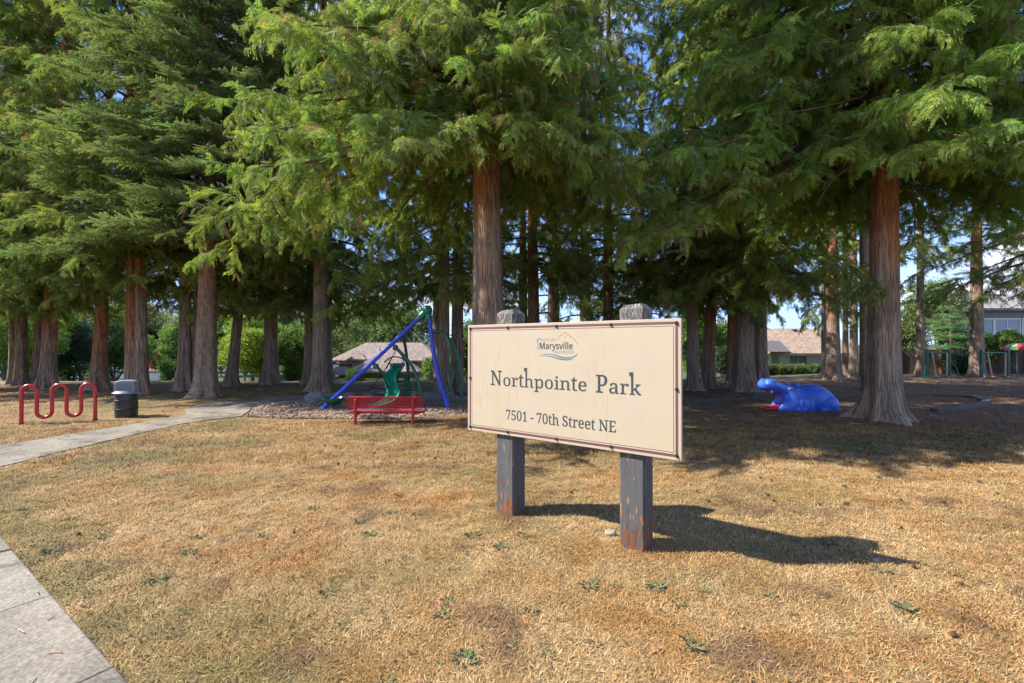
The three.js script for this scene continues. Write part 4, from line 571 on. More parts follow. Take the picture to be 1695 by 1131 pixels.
  // posts: painted blue-grey, worn to orange-brown wood, checked along the grain
  const postTex = (seed, bare) => canvasTex(512, 1024, (c, w, h) => {
    const r = rngOf(seed); c.fillStyle = '#4d4c4b'; c.fillRect(0, 0, w, h);
    for (let i = 0; i < 900; i++) { const x = r() * w, y = r() * h, l = 30 + r() * 220, k = r(); c.strokeStyle = k < 0.45 ? `rgba(80,84,90,${0.25 + r() * 0.35})` : k < 0.7 ? `rgba(62,64,70,${0.3 + r() * 0.4})` : `rgba(112,104,96,${0.2 + r() * 0.3})`; c.lineWidth = 1 + r() * 4; c.beginPath(); c.moveTo(x, y); c.lineTo(x + (r() - 0.5) * 6, y + l); c.stroke(); }
    for (let i = 0; i < 90; i++) { const x = r() * w, y = r() * h * 1.1; c.strokeStyle = 'rgba(28,26,28,0.85)'; c.lineWidth = 1 + r() * 2.4; c.beginPath(); c.moveTo(x, y); c.lineTo(x + (r() - 0.5) * 3, y + 12 + r() * 130); c.stroke(); }
    const flake = (x, y, q, col) => { c.fillStyle = col; c.beginPath(); for (let k = 0; k < 13; k++) { const a = k / 13 * 6.283, R = q * (0.45 + r() * 0.9); c[k ? 'lineTo' : 'moveTo'](x + Math.cos(a) * R * 0.8, y + Math.sin(a) * R * 1.35); } c.fill(); };
    for (let i = 0; i < bare; i++) { const y = h * (0.3 + 0.7 * Math.sqrt(r())), x = r() * w, q = 3 + r() * r() * 26; flake(x, y, q, ['rgba(122,72,44,0.85)', 'rgba(146,96,64,0.85)', 'rgba(98,58,38,0.85)', 'rgba(150,122,100,0.8)'][Math.floor(r() * 4)]); }
    for (let i = 0; i < bare * 1.7; i++) { const y = h * (1 - 0.17 * r() * r() - 0.004), x = r() * w; flake(x, y, 4 + r() * 18, ['rgba(122,66,34,0.85)', 'rgba(142,80,40,0.8)', 'rgba(96,54,32,0.8)'][Math.floor(r() * 3)]); }
    for (let i = 0; i < 260; i++) { const y = h * r() * 0.12, x = r() * w; flake(x, y, 3 + r() * 9, ['rgba(150,140,122,0.55)', 'rgba(120,112,100,0.55)', 'rgba(172,160,138,0.5)'][Math.floor(r() * 3)]); }
    for (let i = 0; i < 40; i++) { c.fillStyle = 'rgba(206,206,200,0.7)'; c.fillRect(r() * w, h * (0.25 + r() * 0.5), 2 + r() * 5, 4 + r() * 14); }
  });
  const along = B.clone().sub(A).normalize();
  for (const [px, py, top, seed, bare] of [[832, 853, 516, 41, 34], [1044, 911, 505, 47, 60]]) {
    const side = 0.232, shaft = new THREE.Shape(), q = side / 2, ch = 0.012;
    shaft.moveTo(-q + ch, -q); shaft.lineTo(q - ch, -q); shaft.lineTo(q, -q + ch); shaft.lineTo(q, q - ch); shaft.lineTo(q - ch, q); shaft.lineTo(-q + ch, q); shaft.lineTo(-q, q - ch); shaft.lineTo(-q, -q + ch);
    const g0 = G(px, py); g0.sub(s.position); const lx = g0.x * along.x + g0.z * along.z, Ht = top === 516 ? 2.24 : 2.225;
    const body = new THREE.ExtrudeGeometry(shaft, { depth: Ht - 0.05 + 0.3, bevelEnabled: true, bevelSize: 0.045, bevelThickness: 0.05, bevelOffset: -0.045, bevelSegments: 1, steps: 1 }); body.rotateX(-Math.PI / 2); body.translate(0, -0.3, 0);
    const body2 = new THREE.ExtrudeGeometry(shaft, { depth: Ht - 0.05 + 0.3, bevelEnabled: false, steps: 12 }); body2.rotateX(-Math.PI / 2); body2.translate(0, -0.3, 0);
    const cap = body; { // keep only the chamfered top of the first and the plain shaft of the second
      const n = cap.toNonIndexed ? (cap.index ? cap.toNonIndexed() : cap) : cap, p = n.attributes.position, keep = []; for (let i = 0; i < p.count; i += 3) { const y = Math.min(p.getY(i), p.getY(i + 1), p.getY(i + 2)); if (y > Ht - 0.051) keep.push(i); }
      const out = new Float32Array(keep.length * 9); keep.forEach((k, j) => { for (let t = 0; t < 9; t++) out[j * 9 + t] = p.array[k * 3 + t]; }); var capGeo = new THREE.BufferGeometry(); capGeo.setAttribute('position', new THREE.BufferAttribute(out, 3)); capGeo.computeVertexNormals();
    }
    const post = merge([body2.index ? body2.toNonIndexed() : body2, capGeo]);
    const pp = post.attributes.position, uv = post.attributes.uv, nn = post.attributes.normal;
    for (let i = 0; i < pp.count; i++) { const x = pp.getX(i), z = pp.getZ(i); uv.setXY(i, Math.abs(nn.getX(i)) > Math.abs(nn.getZ(i)) ? 0.55 + (z + q) / side * 0.42 : 0.02 + (x + q) / side * 0.48, clamp((pp.getY(i) + 0.02) / (Ht + 0.03), 0.001, 0.999)); }
    const t = postTex(seed, bare), m = mesh('post', post, new THREE.MeshStandardMaterial({ map: t, bumpMap: t, bumpScale: 0.012, roughness: 0.88 }), s);
    m.position.set(lx, 0, -0.013 - q - 0.003);
    m.userData = { label: top === 516 ? 'farther blue-grey post on the left' : 'nearer post with most paint flaked off to orange wood' };
  }
  const stone = G(1010, 886); tag(mesh('stone', blob(0.042, 4, 1.25, 0.75, 1, 0.3), mat([0.36, 0.31, 0.25], 0.9, { map: grainTex })), 'small pale stone lying at the foot of the nearer sign post', 'stone').position.set(stone.x, 0.025, stone.z);
  const st2 = G(1447, 930); tag(mesh('stone', blob(0.022, 9, 1.2, 0.8, 1, 0.3), mat([0.34, 0.3, 0.25], 0.9, { map: grainTex })), 'tiny pale stone at the tip of the sign shadow', 'stone').position.set(st2.x, 0.02, st2.z);
}
// ------------------------------------------------------------------ bike rack, trash can, bench
const paint = (rgb, rough = 0.35) => new THREE.MeshPhysicalMaterial({ color: new THREE.Color().setRGB(...rgb), roughness: rough, clearcoat: 0.35, clearcoatRoughness: 0.25 });
const RED = [0.42, 0.008, 0.014], BLUE = [0.02, 0.065, 0.58], TEAL = [0.008, 0.17, 0.11], DKGREEN = [0.008, 0.1, 0.055];
{
  const a = G(36, 703), b = G(158, 696), L = b.clone().sub(a).length(), t = thing('bike_rack', 'red wave-shaped steel bike rack standing on the dry grass', 'bike rack', [a.x, 0, a.z], -Math.atan2(b.z - a.z, b.x - a.x));
  const n = 5, w = L / n, R = w / 2, top = 0.9 - R, low = 0.14 + R, pts = [V(0, -0.05, 0), V(0, 0.3, 0), V(0, top - 0.05, 0)];
  for (let k = 0; k < n; k++) { const up = k % 2 === 0, c = (k + 0.5) * w, y = up ? top : low; for (let q = 0; q <= 8; q++) { const th = Math.PI * (1 - q / 8); pts.push(V(c + Math.cos(th) * R, y + (up ? 1 : -1) * Math.sin(th) * R, 0)); } if (k < n - 1) pts.push(V((k + 1) * w, (top + low) / 2, 0)); }
  pts.push(V(L, 0.3, 0), V(L, -0.05, 0));
  mesh('wave_tube', tube(pts, 0.039, 220, 12), paint(RED, 0.3), t);
  for (const x of [0, L]) mesh('foot', new THREE.CylinderGeometry(0.047, 0.05, 0.07, 14).translate(x, 0.012, 0), mat([0.05, 0.02, 0.02], 0.6), t);
}
{
  const p = G(194, 693), t = thing('trash_can', 'black ribbed trash can with a grey domed lid beside the bike rack', 'trash can', [p.x, 0, p.z - 0.28], 0.35), r = 0.238;
  mesh('barrel', new THREE.LatheGeometry([[0, -0.02], [r * 0.97, -0.02], [r * 0.985, 0.02], [r, 0.16], [r, 0.2], [r + 0.018, 0.212], [r + 0.018, 0.224], [r, 0.236], [r, 0.425], [r + 0.018, 0.437], [r + 0.018, 0.449], [r, 0.461], [r, 0.62], [r - 0.02, 0.62]].map((q) => new THREE.Vector2(...q)), 40), new THREE.MeshPhysicalMaterial({ color: new THREE.Color().setRGB(0.035, 0.028, 0.024), roughness: 0.42, map: grainTex, bumpMap: grainTex, bumpScale: 0.003 }), t);
  const gm = mat([0.19, 0.2, 0.23], 0.5, { bumpMap: grainTex, bumpScale: 0.002 });
  const lid = mesh('lid', [new THREE.LatheGeometry([[0, 0.6], [0.27, 0.6], [0.288, 0.608], [0.292, 0.622], [0.285, 0.634], [0.256, 0.645], [0.25, 0.67], [0.235, 0.68], [0, 0.69]].map((q) => new THREE.Vector2(...q)), 40)], gm, t);
  const sh = new THREE.Shape(); sh.moveTo(-0.2, 0); sh.lineTo(-0.188, 0.2); sh.quadraticCurveTo(-0.182, 0.236, -0.1, 0.25); sh.quadraticCurveTo(0, 0.265, 0.1, 0.25); sh.quadraticCurveTo(0.182, 0.236, 0.188, 0.2); sh.lineTo(0.2, 0);
  const hood = new THREE.ExtrudeGeometry(sh, { depth: 0.24, bevelEnabled: true, bevelSize: 0.02, bevelThickness: 0.03, bevelSegments: 3, curveSegments: 8 }); hood.translate(0, 0.67, -0.12); mesh('hood', hood, gm, t);
  for (const z of [0.148, -0.148]) mesh('flap', box(0.3, 0.155, 0.02, 0, 0.79, z + Math.sign(z) * 0.008, 0.008), mat([0.13, 0.14, 0.17], 0.45), t);
}
{ // the bench seen from behind
  const a = G(590, 703), b = G(685, 703), t = thing('bench', 'red metal park bench seen from behind, facing the climbing frame', 'bench', [(a.x + b.x) / 2 - 0.02, 0, a.z], 0), m = paint(RED, 0.38), perf = new THREE.MeshPhysicalMaterial({ color: new THREE.Color().setRGB(0.42, 0.008, 0.013), roughness: 0.42, clearcoat: 0.3, alphaMap: dataTex(256, 256, (u, v) => (Math.hypot((u * 16) % 1 - 0.5, (v * 16) % 1 - 0.5) < 0.42 ? 0 : 1), [1, 1]), alphaTest: 0.5, side: THREE.DoubleSide });
  const plank = (w, h, d, r) => { const s = new THREE.Shape(), x = w / 2, y = h / 2; s.moveTo(-x + r, -y); s.lineTo(x - r, -y); s.quadraticCurveTo(x, -y, x, -y + r); s.lineTo(x, y - r); s.quadraticCurveTo(x, y, x - r, y); s.lineTo(-x + r, y); s.quadraticCurveTo(-x, y, -x, y - r); s.lineTo(-x, -y + r); s.quadraticCurveTo(-x, -y, -x + r, -y); const g = new THREE.ExtrudeGeometry(s, { depth: d, bevelEnabled: true, bevelSize: 0.006, bevelThickness: 0.006, bevelSegments: 2 }); g.translate(0, 0, -d / 2); const uv = g.attributes.uv; for (let i = 0; i < uv.count; i++) uv.setXY(i, uv.getX(i) * 2.2, uv.getY(i) * 2.2); return g; };
  const bk = mesh('backrest', plank(1.78, 0.225, 0.012, 0.06), perf, t); bk.position.set(0, 0.515, -0.06); bk.rotation.x = 0.12;
  const rim = mesh('backrest_rim', [bar(V(-0.84, 0.63, -0.046), V(0.84, 0.63, -0.046), 0.018, 0.018, 8), bar(V(-0.84, 0.4, -0.074), V(0.84, 0.4, -0.074), 0.018, 0.018, 8)], m, t);
  mesh('seat', box(1.78, 0.06, 0.44, 0.02, 0.275, -0.3, 0.025), m, t);
  for (const x of [-0.665, 0.665]) mesh('leg', [box(0.062, 0.62, 0.062, x, 0.28, 0.005, 0.02), box(0.05, 0.05, 0.42, x, 0.225, -0.22, 0.012)], m, t);
}
// ------------------------------------------------------------------ climbing frame with slide
{
  const t = thing('climbing_frame', 'blue and green climbing frame with a curved slide and rope net on bark chips', 'climbing frame', G(640, 676).toArray()), o = t.position, w = (px, py, d) => P(px, py, d).sub(o), blue = paint(BLUE, 0.32), teal = paint(TEAL, 0.3), dk = paint(DKGREEN, 0.35), rope = mat([0.015, 0.015, 0.016], 0.8);
  mesh('straight_leg', bar(w(532, 679, 13), w(704, 517, 13.3), 0.066, 0.066, 16), blue, t);
  mesh('bowed_leg', tube([w(709, 517, 13.35), w(712, 540, 13.35), w(717, 578, 13.3), w(726, 625, 13.2), w(743, 676, 13.1)], 0.066, 40, 14), blue, t);
  const jn = mesh('joint_cap', [new THREE.SphereGeometry(0.155, 18, 14), bar(V(0, 0, 0), V(-0.25, -0.24, 0), 0.1, 0.1, 14), bar(V(0, 0, 0), V(0.04, -0.26, 0), 0.1, 0.1, 14)], teal, t); jn.position.copy(w(707, 514, 13.3));
  const bowl = mesh('bowl_seat', new THREE.LatheGeometry([[0.03, -0.2], [0.16, -0.16], [0.27, -0.06], [0.3, 0.02], [0.285, 0.03], [0.25, -0.04], [0.14, -0.13], [0.03, -0.16]].map((q) => new THREE.Vector2(...q)), 28), dk, t); bowl.position.copy(w(553, 660, 13.05));
  for (const [a, b] of [[[649, 568], [654, 575]], [[616, 599], [622, 606]]]) { mesh('stub', bar(w(...a, 13.2), w(...b, 13.2), 0.05, 0.05, 12), blue, t); mesh('collar', bar(w(b[0] - 1, b[1] - 1, 13.2), w(b[0] + 2, b[1] + 2.5, 13.2), 0.085, 0.085, 12), dk, t); }
  mesh('arched_leg', tube([w(654, 575, 13.2), w(671, 592, 13.2), w(686, 614, 13.2), w(694, 640, 13.2), w(697.5, 664, 13.2)], 0.048, 40, 10), dk, t);
  mesh('slide_support', tube([w(622, 606, 13.2), w(631, 615, 13.3), w(641, 629, 13.4), w(645, 640, 13.4)], 0.045, 24, 10), dk, t);
  // the slide: a chute swept along an S-curve
  { const c = new THREE.CatmullRomCurve3([w(657, 606, 14.3), w(658, 613, 14.1), w(651, 621, 13.85), w(645.5, 633, 13.6), w(648, 646, 13.3), w(651, 656, 13.0), w(645, 667, 12.6), w(632, 675, 12.2), w(616, 679, 12.0)]), N = 50, M = 12, p = [], id = [];
    const prof = []; for (let i = 0; i <= M; i++) { const a = Math.PI * (i / M); prof.push([-Math.cos(a) * 0.15, -Math.sin(a) * 0.17 + 0.1]); } const inn = prof.map(([x, y]) => [x * 0.88, y + 0.022]).reverse(), ring = [[-0.18, 0.1], ...prof, [0.18, 0.1], [0.18, 0.122], ...inn, [-0.18, 0.122]], K = ring.length;
    for (let j = 0; j <= N; j++) { const u = j / N, q = c.getPoint(u), d = c.getTangent(u), up = V(0, 1, 0), s = d.clone().cross(up).normalize(), n = s.clone().cross(d).normalize(), k = u < 0.15 ? 1.4 - u * 2.7 : 1; for (const [x, y] of ring) p.push(q.x + s.x * x * k + n.x * y, q.y + s.y * x * k + n.y * y, q.z + s.z * x * k + n.z * y); if (j < N) for (let i = 0; i < K; i++) { const a = j * K + i, b = j * K + (i + 1) % K; id.push(a, b, a + K, b, b + K, a + K); } }
    const g = new THREE.BufferGeometry(); g.setAttribute('position', new THREE.Float32BufferAttribute(p, 3)); g.setIndex(id); g.computeVertexNormals(); mesh('slide', g, new THREE.MeshPhysicalMaterial({ color: new THREE.Color().setRGB(0.015, 0.36, 0.21), roughness: 0.3, clearcoat: 0.6, clearcoatRoughness: 0.12, side: THREE.DoubleSide }), t); }
  mesh('slide_hood', [bar(w(646, 607, 14.3), w(669, 604, 14.3), 0.05, 0.05, 10), box(0.3, 0.22, 0.04).translate(...w(658, 607, 14.3).toArray())], dk, t);
  mesh('back_post', tube([w(667, 556, 15), w(671, 575, 15), w(675, 610, 14.9), w(678, 664, 14.8)], 0.05, 30, 10), mat([0.01, 0.03, 0.022], 0.5), t);
  for (const [y, x0, x1] of [[632, 652, 689], [645, 655, 692], [618, 656, 682]]) mesh('rung', bar(w(x0, y, 13.9), w(x1, y, 13.4), 0.024, 0.024, 8), dk, t);
  for (const [x, y, h] of [[672, 634, 0.62], [678, 648, 0.5], [655, 627, 0.3]]) mesh('climbing_panel', box(0.12, h, 0.05, 0, 0, 0, 0.015).translate(...w(x, y, 14.4).toArray()), dk, t);
  // rope net: an arched bar and ropes that fan out
  mesh('net_hoop', tube([w(636, 600, 14.6), w(645, 593, 14.5), w(657, 591, 14.4), w(668, 595, 14.3), w(676, 604, 14.2)], 0.022, 24, 8), rope, t);
  for (const [a, b] of [[[657, 576, 13.3], [640, 610, 14.2]], [[657, 578, 13.3], [672, 600, 14]], [[640, 608, 14.3], [622, 633, 14.2]], [[648, 593, 14.5], [628, 628, 14.2]], [[622, 633, 14.2], [604, 656, 14]], [[616, 642, 14], [640, 645, 14.2]], [[610, 650, 14], [640, 655, 14]], [[676, 604, 14.2], [690, 640, 14]], [[668, 596, 14.3], [655, 640, 14.2]]]) mesh('rope', bar(w(...a), w(...b), 0.013, 0.013, 6), rope, t);
  mesh('curved_arch', tube([w(718, 549, 13.3), w(730, 549, 13.3), w(742, 559, 13.3), w(754, 580, 13.3), w(762, 612, 13.3), w(764, 640, 13.3), w(763, 664, 13.3)], 0.046, 50, 10), dk, t);
  { const pts = [w(739, 556, 13.2)]; for (let k = 0; k <= 16; k++) { const u = k / 16; pts.push(w(742 + u * 10 + Math.sin(u * 15) * 3.6 * Math.min(1, u * 2 + 0.2), 562 + u * 109, 13.2)); } mesh('wavy_pole', tube(pts, 0.034, 90, 8), dk, t); }
}
// boulders round the chips
[[522, 667, 34, 1.0], [577, 664, 24, 0.95], [545, 661, 18, 1.05], [612, 662, 22, 1.02], [648, 661, 26, 0.9], [686, 661, 22, 1.1], [716, 667, 34, 1.0], [748, 666, 22, 0.92], [631, 657, 16, 1], [768, 664, 14, 1.1]].forEach(([px, py, wd, k], i) => {
  const p = G(px, py), s = wd / 2 * -p.z / F * 1.1, b = mesh('boulder', blob(s, 20 + i * 3, 1.15, 0.72, 0.95, 0.45), mat([0.24 * k, 0.235 * k, 0.235 * k], 0.95, { map: grainTex, bumpMap: grainTex, bumpScale: 0.02 }));
  b.position.set(p.x, s * 0.3, p.z - s * 0.5); b.rotation.y = i * 1.7;
  tag(b, ['long grey boulder at the left end of the row edging the bark chips', 'rounded boulder beside the lower end of the straight blue leg', 'small boulder between two larger ones left of the blue leg', 'low boulder behind the rope net', 'grey boulder behind the foot of the green slide', 'boulder behind the right part of the red bench', 'largest grey boulder under the bowed blue leg', 'boulder right of the bowed blue leg', 'smallest boulder behind the rope net', 'small boulder close to the left edge of the sign'][i], 'boulder', 'boulders edging the bark-chip play area');
});
// ------------------------------------------------------------------ the blue hippo
{
  const p = G(1320, 678), t = thing('hippo_sculpture', 'glossy blue hippo play sculpture with wide open mouth and red tongue', 'play sculpture', [p.x, 0, p.z], 0.06); t.scale.setScalar(0.95);
  const smin = (a, b, k) => { const h = clamp(0.5 + 0.5 * (b - a) / k); return lerp(b, a, h) - k * h * (1 - h); };
  const ell3 = (x, y, z, cx, cy, cz, rx, ry, rz) => { const X = (x - cx) / rx, Y = (y - cy) / ry, Z = (z - cz) / rz, k = Math.hypot(X, Y, Z); return (k - 1) * Math.min(rx, ry, rz); };
  const cap = (x, y, z, a, b, ra, rb) => { const dx = b[0] - a[0], dy = b[1] - a[1], dz = b[2] - a[2], u = clamp(((x - a[0]) * dx + (y - a[1]) * dy + (z - a[2]) * dz) / (dx * dx + dy * dy + dz * dz)); return Math.hypot(x - a[0] - dx * u, y - a[1] - dy * u, z - a[2] - dz * u) - lerp(ra, rb, u); };
  const sdf = (x, y, zz) => {
    const z = Math.abs(zz);
    let d = ell3(x, y, z, 0.4, 0.29, 0, 0.62, 0.47, 0.5);                                   // barrel of the body
    d = smin(d, ell3(x, y, z, 0.78, 0.16, 0.1, 0.3, 0.33, 0.42), 0.1);                         // rump
    d = smin(d, ell3(x, y, z, -0.2, 0.43, 0, 0.36, 0.27, 0.33), 0.1);                          // head
    d = smin(d, cap(x, y, z, [-0.3, 0.55, 0.1], [-0.78, 0.72, 0.12], 0.16, 0.12), 0.09);       // upper jaw
    d = smin(d, ell3(x, y, z, -0.93, 0.75, 0.07, 0.22, 0.19, 0.27), 0.06);                    // muzzle
    d = smin(d, ell3(x, y, z, -0.3, 0.13, 0, 0.42, 0.33, 0.4), 0.1);                           // throat
    d = smin(d, cap(x, y, z, [-0.36, 0.28, 0.2], [-0.66, 0.02, 0.2], 0.1, 0.07), 0.08);        // lower lip running to the ground
    d = Math.max(d, -ell3(x, y, z, -0.84, 0.3, 0, 0.44, 0.25, 0.26));                        // the open mouth
    d = smin(d, ell3(x, y, z, 0.02, 0.19, 0.38, 0.18, 0.25, 0.2), 0.03);                        // shoulder and foreleg
    d = smin(d, ell3(x, y, z, 0.72, 0.2, 0.36, 0.24, 0.27, 0.17), 0.05);                       // haunch
    for (let k = 0; k < 4; k++) d = smin(d, Math.hypot(x + 0.24 - k * 0.13, y - 0.05, z - 0.47 + 0.03 * Math.abs(k - 1.5)) - 0.072, 0.03);   // toes of the forefoot
    for (let k = 0; k < 5; k++) d = smin(d, Math.hypot(x - 0.46 - k * 0.125, y - 0.05, z - 0.46 + 0.02 * k) - 0.07, 0.03);                     // toes of the hind foot
    d = smin(d, ell3(x, y, z, -0.15, 0.74, 0.2, 0.075, 0.075, 0.05), 0.03);                    // ear
    d = smin(d, ell3(x, y, z, -0.4, 0.68, 0.2, 0.085, 0.05, 0.06), 0.03);                      // brow
    d = smin(d, ell3(x, y, z, -1.02, 0.89, 0.12, 0.05, 0.035, 0.05), 0.03);                    // nostril
    d -= 0.006 * Math.sin(26 * (x * 0.4 + y)) * sm(0.45, 0.1, y) * sm(-0.2, -0.45, x);         // folds of the throat
    const neck = Math.abs(x + 0.02 - 0.12 * Math.sin(3.2 * y)); if (y > 0.06 && y < 0.66) d += 0.02 * Math.exp(-neck * neck / 0.0006) * sm(0.06, 0.2, y) * sm(0.66, 0.5, y);
    const hn = Math.abs(Math.hypot(x - 0.76, y - 0.14) - 0.29); if (y > 0.1 && x < 0.9) d += 0.018 * Math.exp(-hn * hn / 0.0006);
    return Math.max(d, -y - 0.03);
  };
  const N = 112, S = 1.22, mc = new MarchingCubes(N, new THREE.MeshBasicMaterial(), false, false, 300000); mc.isolation = 0;
  for (let k = 0; k < N; k++) for (let j = 0; j < N; j++) for (let i = 0; i < N; i++) { const c = (q) => (q - N / 2) / (N / 2) * S; mc.field[k * N * N + j * N + i] = -sdf(c(i), c(j) + 0.45, c(k)); }
  mc.update();
  const g = new THREE.BufferGeometry(), n = mc.count; const pos = new Float32Array(n * 3), nor = new Float32Array(n * 3);
  for (let i = 0; i < n; i++) { const x = mc.positionArray[i * 3] * S, y = mc.positionArray[i * 3 + 1] * S + 0.45, z = mc.positionArray[i * 3 + 2] * S; pos.set([x, y, z], i * 3); const e = 0.006, gx = sdf(x + e, y, z) - sdf(x - e, y, z), gy = sdf(x, y + e, z) - sdf(x, y - e, z), gz = sdf(x, y, z + e) - sdf(x, y, z - e), l = Math.hypot(gx, gy, gz) || 1; nor.set([gx / l, gy / l, gz / l], i * 3); }
  g.setAttribute('position', new THREE.BufferAttribute(pos, 3)); g.setAttribute('normal', new THREE.BufferAttribute(nor, 3));
  mesh('body', g, new THREE.MeshPhysicalMaterial({ color: new THREE.Color().setRGB(0.045, 0.14, 0.64), roughness: 0.42, clearcoat: 0.3, clearcoatRoughness: 0.3 }), t);
  const red = paint([0.62, 0.012, 0.01], 0.3);
  mesh('tongue', [new THREE.SphereGeometry(1, 28, 16).scale(0.24, 0.075, 0.2).translate(-0.86, 0.05, 0), new THREE.SphereGeometry(1, 20, 12).scale(0.3, 0.06, 0.18).translate(-0.6, 0.09, 0)], red, t);
  for (const s of [1, -1]) {
    const e = mesh('eye', new THREE.SphereGeometry(1, 18, 12).scale(0.068, 0.036, 0.03), mat([0.8, 0.8, 0.78], 0.3), t); e.position.set(-0.405, 0.655, s * 0.252);
    const u = mesh('pupil', new THREE.SphereGeometry(0.024, 12, 10), mat([0.01, 0.01, 0.012], 0.2), e); u.position.set(0, 0, s * 0.018);
    const v = mesh('tooth', box(0.06, 0.1, 0.07, 0, 0, 0, 0.018), mat([0.8, 0.78, 0.7], 0.35), t); v.position.set(-0.92, 0.575, s * 0.16);
  }
}
// ------------------------------------------------------------------ exercise frames near the far fence
function exerciseFrame(x0, x1, yTop, yFoot, d, label) {
  const t = thing('exercise_frame', label, 'exercise frame', base((x0 + x1) / 2, d).toArray(), 0, 'green exercise frames near the fence'), o = t.position, w = (px, py, q = d) => P(px, py, q).sub(o), gm = paint([0.008, 0.085, 0.045], 0.4), tan = mat([0.36, 0.25, 0.15], 0.6), y0 = -0.1;
  for (const x of [x0, x1]) { const a = w(x, yTop), h = mesh('post', [bar(V(a.x, y0, 0), V(a.x, a.y, 0), 0.088, 0.088, 14), new THREE.SphereGeometry(0.09, 14, 10).translate(a.x, a.y, 0)], gm, t); h.name = 'post'; }
  const c0 = w(x0, yTop + 3.5), c1 = w(x1, yTop + 3.5); mesh('crossbar', bar(V(c0.x, c0.y, 0), V(c1.x, c1.y, 0), 0.05, 0.05, 12), gm, t);
  for (const [k, lean] of [[0.16, 1], [0.84, -1]]) { const x = lerp(c0.x, c1.x, k); mesh('swing_arm', [beam(V(x, c0.y, 0.1), V(x + lean * 0.13, 0.12, 0.2), 0.075, 0.06), beam(V(x + lean * 0.13, 0.12, 0.02), V(x + lean * 0.13, 0.12, 0.36), 0.14, 0.05)], tan, t); }
  for (const [x, s] of [[c0.x, -1], [c1.x, 1]]) mesh('side_rail', tube([V(x, c0.y * 0.55, 0), V(x + s * 0.14, c0.y * 0.52, 0.12), V(x + s * 0.3, 0.3, 0.2), V(x + s * 0.33, -0.05, 0.2)], 0.028, 20, 8), gm, t);
  mesh('foot_bar', beam(V(c0.x - 0.45, 0.06, 0.18), V(c1.x + 0.5, 0.06, 0.18), 0.07, 0.05), mat([0.12, 0.15, 0.17], 0.6), t);
}
exerciseFrame(1534, 1571, 580.5, 626, 25.6, 'green walking exercise frame just right of the thin dark trunk');
exerciseFrame(1624.5, 1668, 581, 627, 25.2, 'green walking exercise frame farthest to the right, by the parasol');
